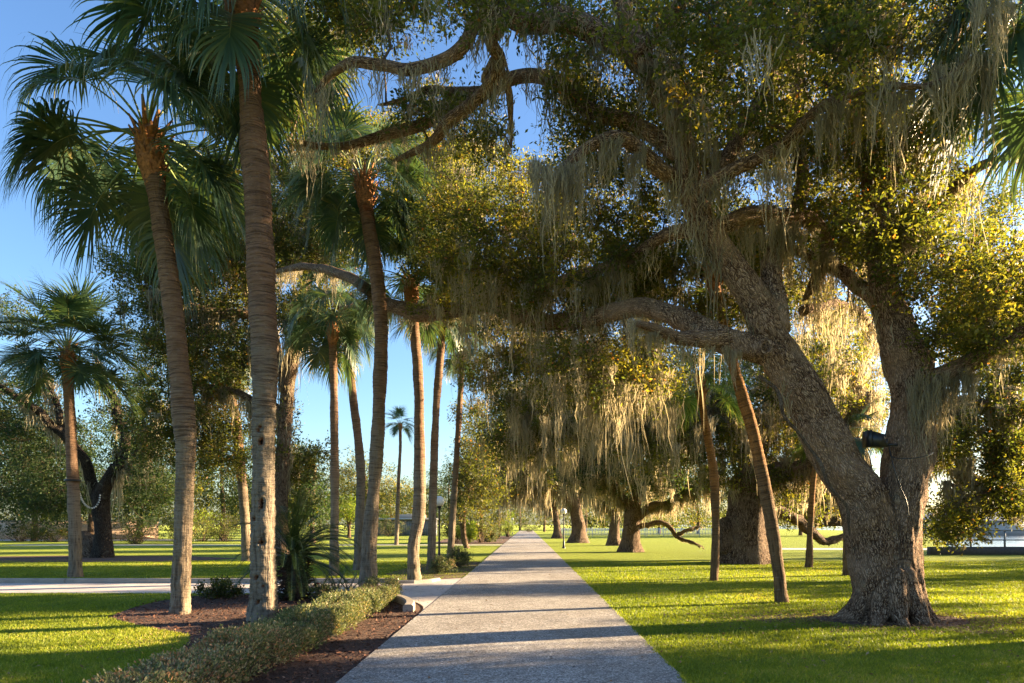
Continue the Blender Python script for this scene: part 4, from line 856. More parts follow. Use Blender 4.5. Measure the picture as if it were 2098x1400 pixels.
tree('live_oak', 'oak at the right edge with low twisted branches against the bright water',
     ([(2330, 1190, 22), (2325, 1100, 22), (2300, 1000, 22), (2270, 930, 22), (2220, 850, 22)], [70, 56, 50, 44, 30]),
     [([(2280, 950, 22), (2200, 930, 21.5), (2120, 900, 21), (2060, 850, 20.5), (1990, 820, 20), (1940, 830, 19.5)], [30, 26, 22, 18, 14, 6]),
      ([(2180, 930, 21.5), (2100, 1000, 21), (2040, 1010, 20.5), (1990, 1025, 20), (1950, 1000, 20), (1935, 985, 20)], [24, 18, 14, 12, 9, 4]),
      ([(2035, 1012, 20.5), (2020, 1040, 20.4), (2000, 1080, 20.3), (2030, 1110, 20.2)], [10, 9, 7, 3]),
      ([(2000, 1022, 20), (1985, 1050, 20), (1990, 1075, 20)], [8, 6, 3]),
      ([(2010, 1018, 20.2), (1990, 980, 20), (1980, 940, 20)], [9, 7, 3]),
      ([(2230, 860, 22), (2150, 760, 22), (2080, 680, 22), (2000, 620, 22)], [28, 24, 18, 8])],
     [(2000, 900, 90, 110, 21.5, 2, 56), (2060, 980, 50, 70, 21, 1.5, 24), (2080, 800, 80, 90, 21, 2, 60), (2050, 660, 90, 60, 22, 2, 34), (1960, 1060, 45, 50, 20, 1.4, 26), (2080, 1010, 40, 50, 20, 1.5, 22), (2100, 930, 50, 50, 21, 1.5, 20), (2200, 700, 120, 150, 22, 4, 40), (2320, 600, 150, 150, 23, 5, 34), (2020, 420, 90, 70, 24, 2, 22), (1940, 880, 40, 50, 20, 1, 12)],
     0.11, 190, (0.5, 0.95), mat='oak_leaf', moss=240, mlen=0.9, seed=8, cmoss=70, group=G_OAK, mper=44)
tree('live_oak', 'oak beyond the forked oak, its crooked low branches spread over the lawn',
     ([(1790, 1150, 33), (1788, 1100, 33), (1780, 1040, 33), (1770, 990, 33)], [40, 34, 30, 20]),
     [([(1780, 1060, 33), (1720, 1070, 33), (1660, 1060, 32.5), (1610, 1045, 32), (1560, 1060, 31.5)], [26, 22, 19, 15, 6]),
      ([(1775, 1020, 33), (1700, 1000, 33), (1650, 940, 33), (1620, 880, 33)], [22, 18, 14, 6]),
      ([(1785, 1000, 33), (1760, 900, 33), (1740, 820, 33), (1700, 740, 33)], [22, 18, 14, 6]),
      ([(1700, 1068, 33), (1680, 1030, 33), (1710, 1000, 33)], [12, 9, 4]),
      ([(1785, 1010, 33), (1880, 960, 33), (1960, 960, 33), (2020, 990, 33)], [20, 16, 12, 5])],
     [(1690, 900, 90, 80, 33, 3, 40), (1660, 1010, 80, 40, 33, 2, 22), (1780, 840, 100, 90, 34, 3, 40), (1900, 900, 60, 60, 34, 3, 20), (1930, 1080, 50, 40, 33, 2, 16), (1720, 690, 120, 60, 33, 3, 26)],
     0.14, 150, (0.6, 1.1), mat='oak_leaf', moss=340, mlen=1.1, seed=9, cmoss=120, group=G_OAK)
tree('live_oak', 'oak added just past the right edge to cast shade, low leaves and moss hanging into view',  # shadow caster added out of view; only a leaf fringe reaches the frame
     ([(2900, 1290, 11), (2890, 1150, 11), (2860, 950, 11), (2840, 800, 11), (2800, 600, 11)], [110, 90, 80, 70, 40]),
     [([(2850, 900, 11), (2650, 820, 10.8), (2450, 800, 10.6), (2280, 740, 10.6), (2130, 640, 10.8)], [60, 50, 40, 28, 10]),
      ([(2850, 860, 11), (2800, 780, 13), (2500, 740, 14.5), (2300, 760, 15.5)], [60, 50, 40, 14]),
      ([(2850, 850, 11), (3100, 760, 10.5), (3400, 700, 10)], [60, 44, 12]),
      ([(2860, 950, 11), (2900, 1000, 9.5), (2950, 1050, 8.5), (3000, 1060, 7.5)], [60, 50, 40, 14])],
     [(2600, 880, 420, 140, 10.5, 2.5, 64), (2900, 700, 420, 200, 11.5, 3.5, 66), (2350, 720, 160, 120, 11.5, 2, 34), (2130, 600, 50, 60, 11.5, 1.5, 14), (2950, 1000, 300, 140, 9.5, 2.2, 58), (2700, 1000, 200, 100, 13, 1.8, 26), (2500, 1000, 160, 70, 15.5, 2.0, 26), (2450, 1010, 140, 50, 20, 2, 22)],
     0.095, 150, (0.4, 0.8), mat='oak_leaf', moss=150, mlen=0.7, seed=10, cmoss=50, group=G_OAK, mper=34, mw=0.01)
# trees on the left middle distance
GAPS[:] = []
tree('broadleaf_tree', 'dark leafy tree leaning over the shrubs at the left path edge',
     ([(957, 1124, 46), (950, 1090, 46), (952, 1040, 46), (965, 980, 46)], [10, 9, 8, 5]),
     [([(950, 1120, 46.3), (946, 1070, 46.3), (940, 1010, 46.3)], [8, 7, 3])],
     [(975, 930, 45, 70, 46, 2.5, 50), (985, 1010, 50, 50, 46, 2.5, 40), (940, 1020, 25, 50, 46, 2, 18), (960, 850, 30, 40, 46, 2, 14)],
     0.16, 150, (0.7, 1.3), moss=60, mlen=0.9, seed=21)
tree('broadleaf_tree', 'open-crowned tree standing against the sky between the left palms',
     ([(752, 1105, 75), (752, 1060, 75), (750, 1010, 75), (748, 970, 75)], [8, 7, 6, 4]), [],
     [(750, 975, 55, 55, 75, 3, 34), (780, 1010, 50, 30, 75, 3, 18), (700, 1000, 30, 40, 75, 3, 14)],
     0.24, 110, (0.8, 1.6), mat='olive_leaf', seed=22)
tree('broadleaf_tree', 'pale yellow-green tree with forked stems beyond the left lawn',
     ([(715, 1100, 82), (715, 1080, 82), (710, 1060, 82), (705, 1040, 82)], [7, 6, 5, 3]), [([(714, 1085, 82), (722, 1060, 82), (728, 1040, 82)], [4, 3, 2])],
     [(712, 1040, 42, 28, 82, 3, 40), (735, 1055, 20, 25, 82, 2, 12), (690, 1045, 20, 25, 82, 2, 10)],
     0.22, 110, (0.7, 1.3), mat='bright_leaf', seed=23)
tree('broadleaf_tree', 'dark magnolia-like tree behind the sago, big glossy leaves',
     ([(640, 1110, 60), (640, 1060, 60), (638, 1000, 60), (640, 950, 60)], [11, 10, 8, 5]), [],
     [(625, 1020, 50, 50, 60, 3, 44), (610, 950, 50, 50, 60, 3, 34), (650, 1060, 20, 25, 60, 2, 8)],
     0.26, 110, (0.8, 1.5), mat='cedar_and_shaded_leaf', moss=60, mlen=1.4, seed=24, mw=0.035)

# round-headed far trees and understorey: one built, the rest copied with their parts
def bush(name, label, px, py, Y, w, h, mat, seed, cat='shrub', leaf=0.1, n=2600, group=None):
    """many-stemmed shrub of given width and height in metres with its foot at a photo pixel"""
    rg = RNG(7000 + seed); b = np.array([(px - VX) / F_PX * Y, Y, 0.0])
    t = thing(name, label, cat, b, group)
    k = 26; c = rg.normal(size=(k, 3)); c = nrm(c) * rg.uniform(0.35, 1.0, (k, 1)) ** 0.5
    c = np.stack([c[:, 0] * w * 0.42, c[:, 1] * w * 0.36, h * (0.5 + 0.40 * c[:, 2])], 1)
    V, tint, s0, e0 = crown_leaves(c, rg.uniform(0.16, 0.3, k) * min(w, h * 1.6), max(48, n // k), leaf, rg, ntw=12)
    V[:, 2] = np.maximum(V[:, 2], 0.02)
    obj('foliage', quads_mesh('foliage', V, tint, M[mat]), t)
    g = Geo()
    s1 = np.zeros((k, 3)); s1[:, :2] = c[:, :2] * 0.2; g.add(*sticks(s1, c, 0.012 + 0.006 * h)); g.add(*sticks(s0, e0, 0.004))
    obj('stems', g.mesh('stems', M['twig'], False), t)
    return t
def far_tree(label, px, Y, w, h, mat, seed, group='trees beyond the lawns', trunk=0.3):
    rg = RNG(7400 + seed); b = np.array([(px - VX) / F_PX * Y, Y, 0.0]); t = thing('broadleaf_tree', label, 'tree', b, group)
    g = Geo(); k = 64; c = nrm(rg.normal(size=(k, 3))) * rg.uniform(0.15, 1, (k, 1)) ** 0.5
    c = np.stack([c[:, 0] * w * 0.42, c[:, 1] * w * 0.4, h * (0.52 + 0.44 * c[:, 2])], 1)
    V, Q, A, FR, C, R = tube([(0, 0, -0.1), (0.1, 0, h * 0.25), (-0.1, 0.1, h * 0.5), (0.1, 0, h * 0.8)], [trunk, trunk * 0.8, trunk * 0.5, 0.05], 9, 0.5); g.add(V, Q, A=A)
    obj('trunk', g.mesh('trunk', M['oak_bark_far'], True), t)
    g2, wood, wr = grow(C, R, c, rg, 0.2, 4, 0.6); V, tint, s0, e0 = crown_leaves(c, rg.uniform(0.12, 0.22, k) * w, 150, 0.27, rg, ntw=12)
    obj('branches', g2.mesh('branches', M['twig'], True), t); obj('crown', quads_mesh('crown', V, tint, M[mat]), t)
    return t
FT = [('shaggy evergreen at the far left edge above the tan wall', -20, 62, 13, 14, 'cedar_and_shaded_leaf'), ('broad dark evergreen left of the lone small palm', 70, 66, 13, 13, 'cedar_and_shaded_leaf'),  # far-left trees take the darkest leaf colour in place of real shade
      ('dense tree filling the gap right of the lone small palm', 185, 70, 13, 14, 'cedar_and_shaded_leaf'), ('dark rounded tree behind the burnt-looking oak', 285, 64, 11, 13, 'cedar_and_shaded_leaf'),
      ('leafy green tree behind the leaning thick palm', 375, 68, 11, 11, 'oak_leaf_shade'), ('dark tree filling the view between the two nearest palms', 455, 72, 11, 13, 'cedar_and_shaded_leaf'),
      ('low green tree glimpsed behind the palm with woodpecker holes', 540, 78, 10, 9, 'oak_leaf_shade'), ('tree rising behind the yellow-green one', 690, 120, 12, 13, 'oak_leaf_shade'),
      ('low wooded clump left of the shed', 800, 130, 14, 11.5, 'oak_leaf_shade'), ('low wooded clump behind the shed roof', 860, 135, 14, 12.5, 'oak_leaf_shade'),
      ('dark tree far beyond the globe lamp', 920, 110, 12, 12, 'cedar_and_shaded_leaf'), ('evergreen on the left of the far end of the path', 985, 105, 12, 15, 'oak_leaf_shade'),
      ('tree closing the view at the far end of the path', 1065, 180, 22, 18, 'oak_leaf_shade'), ('dark tree left of the far end of the path', 1020, 150, 16, 18, 'oak_leaf_shade'),
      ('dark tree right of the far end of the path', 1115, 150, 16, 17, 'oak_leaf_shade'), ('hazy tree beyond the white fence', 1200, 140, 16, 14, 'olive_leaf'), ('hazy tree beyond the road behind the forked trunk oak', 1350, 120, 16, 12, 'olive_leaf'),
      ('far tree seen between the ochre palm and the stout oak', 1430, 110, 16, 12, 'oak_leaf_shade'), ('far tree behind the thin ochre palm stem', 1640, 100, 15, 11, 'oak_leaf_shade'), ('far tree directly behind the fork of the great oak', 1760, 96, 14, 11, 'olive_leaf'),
      ('far tree left of the white fence', 1265, 105, 14, 12, 'oak_leaf_shade'), ('far tree behind the leaning rusty palm', 1545, 90, 13, 10, 'oak_leaf_shade'),
      ('unseen tree added past the right edge for its shade, near the water', 2700, 32, 12, 6.5, 'oak_leaf'), ('unseen tree added past the right edge for its shade, along the road', 2500, 44, 13, 7.5, 'oak_leaf'), ('unseen tree added past the right edge for its shade, by the sea wall', 2950, 26, 10, 6, 'oak_leaf')]  # these three are unseen, added to throw shade across the lawn
for k, (lb, px, Y, w, h, mt) in enumerate(FT): far_tree(lb, px, Y, w, h, mt, k)

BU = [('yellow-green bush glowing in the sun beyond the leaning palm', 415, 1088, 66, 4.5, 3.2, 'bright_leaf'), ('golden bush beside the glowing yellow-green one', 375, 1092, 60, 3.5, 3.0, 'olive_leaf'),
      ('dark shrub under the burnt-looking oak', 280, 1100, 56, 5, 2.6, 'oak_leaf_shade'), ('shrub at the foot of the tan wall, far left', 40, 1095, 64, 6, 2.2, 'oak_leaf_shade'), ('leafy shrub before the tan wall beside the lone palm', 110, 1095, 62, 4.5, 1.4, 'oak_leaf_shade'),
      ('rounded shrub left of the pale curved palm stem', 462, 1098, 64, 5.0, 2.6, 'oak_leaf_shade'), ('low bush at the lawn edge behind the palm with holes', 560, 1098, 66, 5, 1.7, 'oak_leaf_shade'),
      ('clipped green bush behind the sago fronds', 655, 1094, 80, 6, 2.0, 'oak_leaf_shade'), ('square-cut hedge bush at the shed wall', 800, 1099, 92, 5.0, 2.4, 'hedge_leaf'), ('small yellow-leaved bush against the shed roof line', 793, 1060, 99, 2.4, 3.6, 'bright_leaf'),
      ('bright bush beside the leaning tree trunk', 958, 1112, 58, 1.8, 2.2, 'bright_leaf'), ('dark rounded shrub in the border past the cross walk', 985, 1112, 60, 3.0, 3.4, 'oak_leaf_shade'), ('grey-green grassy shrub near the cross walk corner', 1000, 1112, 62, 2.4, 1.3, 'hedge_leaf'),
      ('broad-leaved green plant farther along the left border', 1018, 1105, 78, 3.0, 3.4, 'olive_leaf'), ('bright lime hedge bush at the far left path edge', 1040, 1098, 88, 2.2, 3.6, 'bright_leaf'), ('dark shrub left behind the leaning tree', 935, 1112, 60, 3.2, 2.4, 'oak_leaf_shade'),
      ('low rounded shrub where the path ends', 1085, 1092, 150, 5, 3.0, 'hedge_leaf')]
for k, (lb, px, py, Y, w, h, mt) in enumerate(BU): bush('shrub', lb, px, py, Y, w, h, mt, k, leaf=0.15)
# near plants
bush('shrub', 'low dark spreading shrub at the back of the mulch bed by the leaning palm', 455, 1228, 14.8, 1.25, 0.42, 'oak_leaf_shade', 60, leaf=0.055, n=3200)
bush('shrub', 'dry clipped shrub at the foot of the globe lamp', 903, 1172, 22.2, 0.95, 0.55, 'hedge_leaf', 61, leaf=0.05, n=3600)
bush('shrub', 'greener clipped shrub beside the path, past the lamp foot', 938, 1162, 25.0, 1.1, 0.75, 'hedge_leaf', 62, leaf=0.055, n=3600)
bush('shrub', 'pale wispy plant at the foot of the sago', 662, 1222, 14.2, 0.5, 0.4, 'hedge_leaf', 63, leaf=0.05, n=1300)

# ------------------------------------------------------------------ clipped hedge along the mulch bed
rh = RNG(61)
hb = np.array([-3.0, 10.2, 0.0])
hedge = thing('hedge', 'low clipped hedge with dry tan tips running beside the path', 'hedge', hb)
def hedge_pts(n):
    y = rh.uniform(4.7, 14.6, n); u = rh.uniform(0, 1, n); a = rh.uniform(0, 1, n)
    top = 0.38 + 0.09 * vnoise(np.stack([y * 1.1, np.zeros(n), np.zeros(n)], 1)) + 0.05 * vnoise(np.stack([y * 3.7, np.ones(n), np.zeros(n)], 1))
    half = 0.36 + 0.05 * vnoise(np.stack([y * 1.6, np.full(n, 5.0), np.zeros(n)], 1))
    cx = -3.02 + 0.05 * np.sin(y * 0.8)
    th = u * np.pi; sx = np.sign(np.cos(th)) * np.abs(np.cos(th)) ** 0.55; sz = np.abs(np.sin(th)) ** 0.55
    dep = 1 - 0.35 * a ** 2
    x = cx + sx * half * dep; z = 0.05 + (top - 0.05) * sz * dep
    nm = np.stack([sx * 0.9, np.zeros(n), sz], 1)
    lump = vnoise(np.stack([x * 5, y * 5, z * 5], 1)) * 0.07 + rh.exponential(0.018, n)
    return np.stack([x, y, z], 1) + nm * lump[:, None], nm, z / top
n = 92000
pos, nm, zr = hedge_pts(n)
keep = vnoise(pos * np.array([7, 7, 7.0])) + 0.9 * zr > -0.15; pos, nm, zr = pos[keep], nm[keep], zr[keep]; n = len(pos)
ax = nrm(nm * 0.8 + rh.normal(size=(n, 3)) * 0.7 + np.array([0, 0, 0.35])); fn = nrm(rh.normal(size=(n, 3)) + nm * 0.5)
L = rh.uniform(0.018, 0.046, n)
patch = vnoise(pos * np.array([1.2, 1.2, 1.2]) + 4) * 0.22
tint = np.clip(rh.beta(1.5, 1.9, n) + patch + 0.1 * (9.5 - pos[:, 1]).clip(0, 2.5), 0, 1)
obj('foliage', quads_mesh('foliage', leaf_quads(pos, ax, fn, L, L * 0.5) - hb.astype(np.float32), tint, M['hedge_leaf']), hedge)
k = 2600; y = rh.uniform(4.7, 14.5, k); s0 = np.stack([-3.02 + rh.normal(0, 0.1, k), y, np.zeros(k)], 1)
e0 = s0 + np.stack([rh.uniform(-0.34, 0.34, k), rh.normal(0, 0.12, k), rh.uniform(0.2, 0.42, k)], 1)
g = Geo(); g.add(*sticks(s0, e0, 0.006)); obj('stems', g.mesh('stems', M['twig'], False, hb), hedge)

# ------------------------------------------------------------------ sago palm and its companions
def pinnate(length, rise, droop, rng, nl=56, lw=0.17, mat='sago'):
    pts = [np.zeros(3)]; d = np.array([math.cos(rise), 0, math.sin(rise)]); N_ = 14; ds = [d]
    for k in range(N_): d = nrm(d + np.array([0, 0, -droop / N_ * (0.4 + 1.2 * k / N_)])); pts.append(pts[-1] + d * length / N_); ds.append(d)
    pts = np.array(pts); ds = np.array(ds); pV, pQ, *_ = tube(pts, np.linspace(0.013, 0.004, N_ + 1), 4, 0.1)
    V = []; Q = []; m = 0; tt = np.linspace(0.1, 0.99, nl)
    for sgn in (-1, 1):
        for t in tt:
            f = t * N_; i = min(int(f), N_ - 1); p = pts[i] * (1 - (f - i)) + pts[i + 1] * (f - i); D = ds[i]
            Bv = np.array([0, sgn, 0.0]); up = np.cross(D, np.array([0, 1.0, 0])); up = up * (1 if up[2] > 0 else -1)
            ll = lw * (math.sin(math.pi * (0.12 + 0.83 * t)) ** 0.6) * rng.uniform(0.9, 1.1)
            q = nrm(Bv * 0.8 + D * 0.55 + up * 0.35); s = D * 0.005
            p1 = p + q * ll * 0.6; p2 = p + q * ll + np.array([0, 0, -0.03 * ll / 0.13])
            V += [p - s, p + s, p1 - s, p1 + s, p2]; Q += [(m, m + 1, m + 3, m + 2), (m + 2, m + 3, m + 4, m + 4)]; m += 5
    V = np.array(V); T3 = np.array([q[:3] for q in Q[1::2]]); Q4 = np.array(Q[0::2])
    me = mesh_np('frond', np.concatenate([V, pV]), [np.concatenate([Q4, pQ + m]), T3], M[mat], fattr={'tint': np.clip(rng.beta(2, 3, len(Q4) + len(pQ) + len(T3)), 0, 1)})
    return me
sgb = P(606, 1228, 14.4); sgb[2] = 0
sago = thing('sago_palm', 'shaggy-trunked sago palm with arching feather fronds behind the hedge', 'palm', sgb)
rs = RNG(71); g = Geo()
V, Q, A, FR, C, R = tube([sgb + np.array([0.03, 0, -0.1]), sgb + np.array([0, 0, 0.3]), sgb + np.array([-0.06, 0, 0.7]), sgb + np.array([-0.06, 0, 0.98])], [0.16, 0.22, 0.22, 0.14], 24, 0.05, disp=lambda A, l, r: r * 0.16 * fbm(A * 14, 2)); g.add(V, Q, A=A)
kk = 620; a = rs.uniform(0, 6.283, kk); z = rs.uniform(0.05, 0.98, kk); o_ = np.stack([np.cos(a), np.sin(a), np.zeros(kk)], 1)
s0 = sgb + o_ * 0.2 + np.stack([-0.06 * z, 0 * z, z], 1); e0 = s0 + o_ * rs.uniform(0.08, 0.24, kk)[:, None] + np.stack([0 * z, 0 * z, rs.uniform(-0.12, 0.1, kk)], 1); g.add(*sticks(s0, e0, 0.014))
obj('trunk', g.mesh('trunk', M['sago_trunk'], False, sgb), sago)
SG = [pinnate(1.55, math.radians(r_), d_, RNG(80 + i)) for i, (r_, d_) in enumerate([(80, 1.1), (68, 1.5), (56, 1.7), (42, 1.7), (28, 1.6), (12, 1.4), (-8, 1.1)])]
for k in range(64):
    o = obj('frond', SG[[0, 1, 1, 2, 2, 3, 3, 4, 4, 5, 5, 6, 6][k % 13]], sago); o.location = (-0.06, 0, 0.95 + rs.uniform(-0.06, 0.05))
    az = math.degrees(k * 2.399) if k % 2 == 0 else rs.uniform(-80, 60); o.rotation_euler = (0, 0, math.radians(az)); s = rs.uniform(0.8, 1.05); o.scale = (s, s, s)
CT = [pinnate(0.62, math.radians(r_), 1.0, RNG(180 + i), 22, 0.1) for i, r_ in enumerate([75, 55, 35, 18])]
def rosette(label, px, py, s, seed, n=15):
    b = G(px, py); t = thing('coontie', label, 'plant', b, 'low feathery plants round the sago'); rg = RNG(seed)
    for k in range(n):
        o = obj('frond', CT[k % 4], t); o.rotation_euler = (0, 0, k * 2.399 + rg.uniform(-.3, .3)); q = s * rg.uniform(0.8, 1.15); o.scale = (q, q, q)
    g = Geo(); g.lathe([(0.07, -0.03), (0.08, 0.03), (0.05, 0.08), (0.01, 0.1)], 10); obj('caudex', g.mesh('caudex', M['sago_trunk'], True), t)
rosette('small feathery plant right of the sago trunk', 655, 1226, 1.0, 1); rosette('feathery plant at the foot of the rusty-necked palm', 715, 1218, 0.9, 2); rosette('small feathery plant left of the sago, half behind the trunk with holes', 580, 1232, 0.85, 3, 11)
rosette('feathery plant between the sago and the drive', 690, 1214, 0.95, 4, 13)
bb = G(636, 1222); t = thing('bromeliad', 'low plant with one red upright bract next to the sago', 'plant', bb)
rb = RNG(9); pos = np.zeros((16, 3)) + np.array([0, 0, 0.05]); a = rb.uniform(0, 6.28, 16)
obj('rosette', quads_mesh('rosette', leaf_quads(pos, np.stack([np.cos(a), np.sin(a), rb.uniform(0.4, 1.2, 16)], 1), np.stack([np.cos(a), np.sin(a), -np.ones(16)], 1), np.full(16, 0.3), np.full(16, 0.05)), rb.uniform(0, 1, 16), M['olive_leaf']), t)
obj('bract', quads_mesh('bract', leaf_quads(np.array([[0, 0, 0.2], [0.02, -0.02, 0.2], [-0.3, 0.05, 0.16]]), np.array([[0.8, 0, 0.35], [0.7, 0, 0.5], [0.5, 0, 0.4]]), np.array([[0.2, -1, 0.3]] * 3), np.array([0.28, 0.2, 0.1]), np.array([0.06, 0.05, 0.05])), np.array([0.2, 0.8, 0.5]), M['red_leaf']), t)

# ------------------------------------------------------------------ globe lamps
def lamp_meshes():
    g1 = Geo(); g1.lathe([(0.0, 0.5), (0.05, 0.5), (0.062, 0.46), (0.075, 0.1), (0.11, 0.07), (0.12, 0.0), (0.12, -0.1)][::-1], 20)
    g2 = Geo(); g2.lathe([(0.05, 0.5), (0.045, 0.55), (0.04, 1.2), (0.036, 2.2), (0.036, 2.22)], 16)
    g3 = Geo(); g3.lathe([(0.036, 2.2), (0.06, 2.22), (0.075, 2.26), (0.09, 2.28), (0.09, 2.3), (0.0, 2.3)], 18)
    r = 0.2; g4 = Geo(); g4.lathe([(max(0.001, r * math.sin(t)), 2.29 + r - r * math.cos(t)) for t in np.linspace(0.3, math.pi, 18)], 28)
    return [('base', g1.mesh('base', M['black'], True)), ('post', g2.mesh('post', M['black'], True)), ('collar', g3.mesh('collar', M['black'], True)), ('globe', g4.mesh('globe', M['globe'], True))]
LM = lamp_meshes()
for lb, px, Y in (('black post lamp with large white globe beside the slim palm', 900, 26.0), ('black post lamp with white globe alone on the right lawn', 1155, 46.0), ('distant globe lamp in the left border shrubs', 1024, 86.0), ('farthest globe lamp post close to the left path edge', 1050, 110.0)):
    t = thing('globe_lamp', lb, 'lamp', ((px - VX) / F_PX * Y, Y, 0), 'globe lamps along the path')
    for nme, me in LM: obj(nme, me, t)

# ------------------------------------------------------------------ shed, walls, fences, water edge
sx0, sx1 = (822 - VX) / F_PX * 97, (885 - VX) / F_PX * 97
shed = thing('shed', 'low grey boarded shed with flat pale roof beyond the left lawn', 'building', ((sx0 + sx1) / 2 - 2, 99, 0))
wS = (sx1 - sx0) / 2 + 2.0
g = Geo(); g.box(-wS, wS, 0.03, 4, -0.1, 2.3); obj('wall', g.mesh('wall', M['grey_board']), shed)
bmesh_ = Geo(); bmesh_.box(-0.14, 0.14, -0.02, 0.028, 0.0, 2.28); bm_ = bmesh_.mesh('board', M['grey_board'])
xx = -wS + 0.16
while xx < wS - 0.1:
    o = obj('board', bm_, shed); o.location = (xx, 0, 0); xx += 0.3
g = Geo(); g.box(-wS - 0.35, wS + 0.35, -0.5, 4.4, 2.31, 2.55); obj('roof', g.mesh('roof', M['roof_grey']), shed)
g = Geo(); g.box(-1.2, 2.6, 1.0, 3.2, 2.56, 3.1); obj('roof_unit', g.mesh('roof_unit', M['tan_wall']), shed)
g = Geo(); g.box(wS + 0.0, wS + 0.35, -0.3, 0.02, -0.1, 2.3); obj('white_post', g.mesh('white_post', M['white']), shed)
# tan garden wall behind the far left shrubs
wb = thing('garden_wall', 'sunlit tan garden wall behind the far left shrubs', 'wall', (-52, 72, 0))
g = Geo(); g.box(-26, 13, 0, 0.3, -0.1, 1.9); obj('wall_panel', g.mesh('wall_panel', M['tan_wall']), wb)
g = Geo(); g.box(-26.05, 13.05, -0.06, 0.36, 1.905, 2.02); obj('coping', g.mesh('coping', M['kerb']), wb)
# white picket fence right of the path
ff = thing('picket_fence', 'far white fence running behind the right-hand oak trunks', 'fence', (12, 92, 0))
pg = Geo(); pg.box(-0.06, 0.06, -0.06, 0.06, -0.1, 1.25); pm = pg.mesh('post', M['white'])
qg = Geo(); qg.box(-0.045, 0.045, -0.09, -0.065, 0.08, 1.12); qm = qg.mesh('picket', M['white'])
for k in range(13):
    o = obj('post', pm, ff); o.location = (-8 + k * 2.4, 0, 0)
for z in (0.3, 0.95):
    g = Geo(); g.box(-8, 20.8, -0.06, -0.02, z, z + 0.09); obj('rail', g.mesh('rail', M['white']), ff)
for k in range(144):
    if (k * 0.2) % 2.4 < 0.05: continue
    o = obj('picket', qm, ff); o.location = (-8 + k * 0.2, 0, 0)
# sea wall with railing at the right edge
sw = thing('sea_wall', 'low dark wall with grey railing at the bright water edge', 'wall', (24.5, 36, 0))
g = Geo(); g.box(-3.2, 30, 0, 0.4, -0.1, 0.42); obj('wall_base', g.mesh('wall_base', M['dark_wall']), sw)
pg = Geo(); pg.box(-0.035, 0.035, 0.16, 0.23, 0.422, 1.25); pm = pg.mesh('railing_post', M['rail'])
for k in range(18):
    o = obj('railing_post', pm, sw); o.location = (-2.8 + k * 1.8, 0, 0)
for z in (0.75, 1.251):
    g = Geo(); g.box(-3.0, 30, 0.15, 0.24, z, z + 0.06); obj('rail', g.mesh('rail', M['rail']), sw)
# pavilion roof across the water
pv = thing('pavilion', 'hazy long low roof across the water at the right', 'building', (66, 100, 0))
g = Geo(); g.box(-8, 14, 0, 6, -0.1, 2.2); obj('wall', g.mesh('wall', M['roof_grey']), pv)
g = Geo(); g.add([(-9, -1, 2.21), (15, -1, 2.21), (15, 7, 2.21), (-9, 7, 2.21), (-6, 3, 3.5), (12, 3, 3.5)], [(0, 1, 5, 4), (2, 3, 4, 5)], [(1, 2, 5), (3, 0, 4)]); obj('roof', g.mesh('roof', M['rail']), pv)
# far shore trees across the water
tl = RNG(55); k = 420; cx = tl.uniform(20, 620, k); c = np.stack([cx, 330 + tl.normal(0, 8, k), tl.uniform(0.5, 9, k) * (0.6 + 0.4 * vnoise(np.stack([cx * 0.03, cx * 0, cx * 0], 1)))], 1)
V, tint, *_ = crown_leaves(c, tl.uniform(2, 4.5, k), 48, 1.3, tl, ntw=8)
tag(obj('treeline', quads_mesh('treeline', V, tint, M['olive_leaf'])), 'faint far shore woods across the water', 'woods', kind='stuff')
k = 900; cx = tl.uniform(-220, 60, k); c = np.stack([cx, 200 + tl.normal(0, 10, k), tl.uniform(0.5, 1, k) ** 0.5 * (13 + 4 * vnoise(np.stack([cx * 0.06, cx * 0, cx * 0], 1)))], 1)
c[:, 2] *= tl.uniform(0.1, 1, k)
V, tint, *_ = crown_leaves(c, tl.uniform(1.5, 3.5, k), 60, 0.8, tl, ntw=10)
tag(obj('treeline', quads_mesh('treeline', V, tint, M['oak_leaf_shade'])), 'distant woods closing the view behind the left lawns and path', 'woods', kind='stuff')

# ------------------------------------------------------------------ string of globe beads on the left oak
bs = thing('bead_garland', 'string of pale beads looped between the lone palm and burnt-looking oak', 'garland', P(185, 1030, 30))
cv = [P(162, 1008, 31), P(170, 1028, 31.5), P(182, 1040, 32), P(194, 1040, 32.3), P(203, 1028, 32.4), P(205, 1015, 32.4)]
CC, RR_ = resample(cv, [0.02] * 6, 0.04); bo = P(185, 1030, 30)
g = Geo(); V, Q, *_ = tube(cv, [0.008] * 6, 5, 0.1); g.add(V, Q); obj('cord', g.mesh('cord', M['black'], False, bo), bs)
bgm = Geo(); r = 0.042; bgm.lathe([(max(0.001, r * math.sin(t)), -r * math.cos(t)) for t in np.linspace(0, math.pi, 7)], 10); bm2 = bgm.mesh('bead', M['roof_grey'], True)
for i in range(0, len(CC), max(1, len(CC) // 18)):
    o = obj('bead', bm2, bs); o.location = tuple(CC[i] - bo)

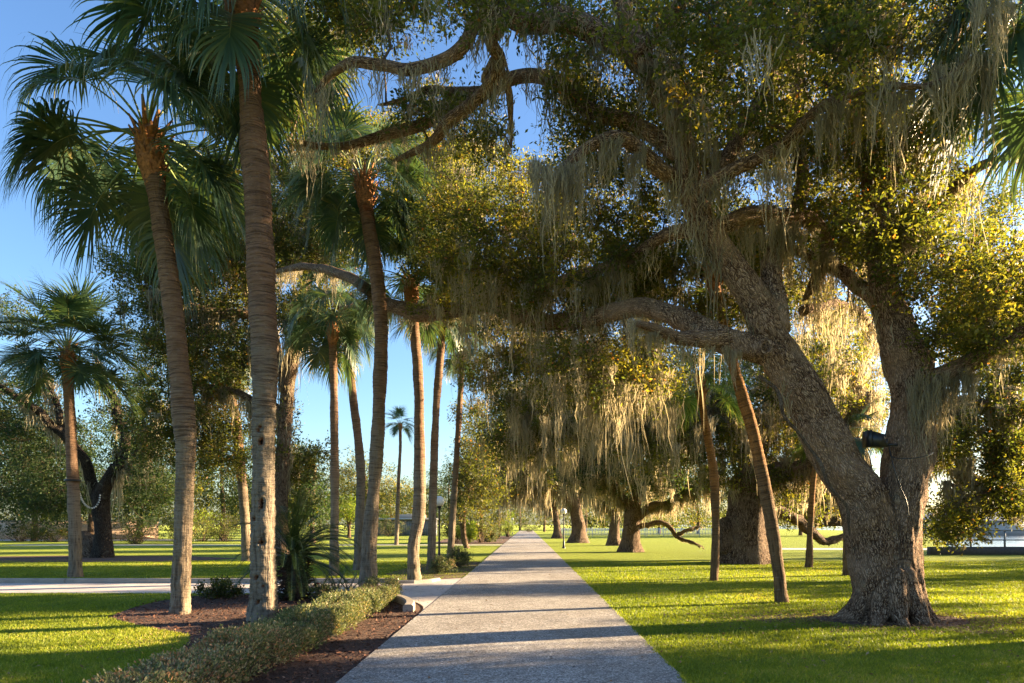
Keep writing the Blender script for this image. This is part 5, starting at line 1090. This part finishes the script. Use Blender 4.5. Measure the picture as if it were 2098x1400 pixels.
# ------------------------------------------------------------------ grass, mulch chips, fallen leaves
from math import inf
def in_poly(x, y, poly):
    ins = np.zeros(len(x), bool); n = len(poly)
    for i in range(n):
        x0, y0 = poly[i]; x1, y1 = poly[(i + 1) % n]
        if y0 == y1: continue
        c = ((y0 > y) != (y1 > y)) & (x < (x1 - x0) * (y - y0) / (y1 - y0) + x0); ins ^= c
    return ins
rg = RNG(77)
def lawn_sample(n, y0, y1, pw):
    y = y0 + (y1 - y0) * rg.uniform(0, 1, n) ** pw; xl = -0.80 * y - 0.3; xr = 0.755 * y + 0.3
    x = xl + (xr - xl) * rg.uniform(0, 1, n)
    eo = 0.025 * (1 + vnoise(np.stack([y * 4, x * 0, x * 0], 1))) + 0.03 * (rg.uniform(0, 1, n) < 0.1)
    ok = ~((x > PX0 + np.where(y > 20, eo, -0.03)) & (x < PX1 - eo)) & ~in_poly(x, y, bed) & ~in_poly(x, y, drive) & ~((y > 18.4) & (y < 18.65) & (x < -2.5))
    ok &= ~((x > PX0 - 0.6) & (x < PX0 + 0.1) & (y > 3) & (y < 20.3))
    ok &= np.hypot((x - ob[0]) / 1.25, (y - ob[1]) / 0.9) > 1
    return x[ok], y[ok]
x, y = lawn_sample(620000, 5.4, 30, 1.75)
n = len(x); hgt = rg.uniform(0.022, 0.05, n) * (1 + 0.35 * vnoise(np.stack([x * 1.5, y * 1.5, x * 0], 1))) * np.clip(1.1 - y / 60, 0.5, 1)
wd = (0.0035 + 0.00042 * y) * rg.uniform(0.7, 1.3, n); a = rg.uniform(0, 6.283, n); ln = rg.normal(0, 0.55, (n, 2))
b0 = np.stack([x, y, np.where((x > PX0) & (x < PX1), 0.02, 0.0)], 1); sd = np.stack([np.cos(a), np.sin(a), np.zeros(n)], 1) * wd[:, None]
tipv = b0 + np.stack([ln[:, 0] * hgt, ln[:, 1] * hgt, hgt], 1)
V = np.stack([b0 - sd, b0 + sd, tipv], 1).reshape(-1, 3)
tint = np.clip(rg.beta(2, 2.6, n) + 0.3 * vnoise(np.stack([x * 0.6, y * 0.6, x * 0], 1)) + 0.2 * vnoise(np.stack([x * 2.6, y * 2.6, x * 0], 1)), 0, 1)
tag(obj('grass', mesh_np('grass', V, np.arange(3 * n).reshape(n, 3), M['grass_blade'], fattr={'tint': tint})), 'short mown lawn grass on both sides of the path', 'grass', kind='stuff')
# mulch chips
n = 30000; y = 5.4 + 10.4 * rg.uniform(0, 1, n) ** 1.3; x = rg.uniform(-8.5, -1.9, n); ok = in_poly(x, y, bed); x, y = x[ok], y[ok]; n = len(x)
L = rg.uniform(0.02, 0.075, n); pos = np.stack([x, y, 0.014 + rg.uniform(0, 0.025, n)], 1)
V = leaf_quads(pos, nrm(np.stack([rg.normal(size=n), rg.normal(size=n), rg.normal(0, 0.3, n)], 1)), nrm(np.stack([rg.normal(0, 0.5, n), rg.normal(0, 0.5, n), np.ones(n)], 1)), L, L * rg.uniform(0.2, 0.5, n))
tag(obj('mulch_chips', quads_mesh('mulch_chips', V, rg.beta(1.6, 2.4, n), M['mulch_chip'])), 'red-brown bark mulch spread in the hedge bed', 'mulch', kind='stuff')
# fallen leaves round the great oak and a few on path and lawn
n1, n2 = 3200, 3600
x = np.concatenate([ob[0] + rg.normal(0, 1.5, n1), rg.uniform(-6, 12, n2)]); y = np.concatenate([ob[1] - 0.1 + rg.normal(0, 0.75, n1), 6 + 22 * rg.uniform(0, 1, n2) ** 1.5]); n = n1 + n2
L = rg.uniform(0.03, 0.07, n); onp = (x > PX0) & (x < PX1); keep = ~onp | (rg.uniform(0, 1, n) < 0.25); x, y, L, onp = x[keep], y[keep], L[keep], onp[keep]; n = len(x)
pos = np.stack([x, y, np.where(onp, 0.032, 0.018 + rg.uniform(0, 0.03, n))], 1)
V = leaf_quads(pos, nrm(np.stack([rg.normal(size=n), rg.normal(size=n), rg.normal(0, 0.2, n)], 1)), nrm(np.stack([rg.normal(0, 0.35, n), rg.normal(0, 0.35, n), np.ones(n)], 1)), L, L * 0.5)
tag(obj('fallen_leaves', quads_mesh('fallen_leaves', V, rg.uniform(0, 1, n), M['litter'])), 'scattered brown leaves fallen round the great oak and lawn', 'leaf litter', kind='stuff')
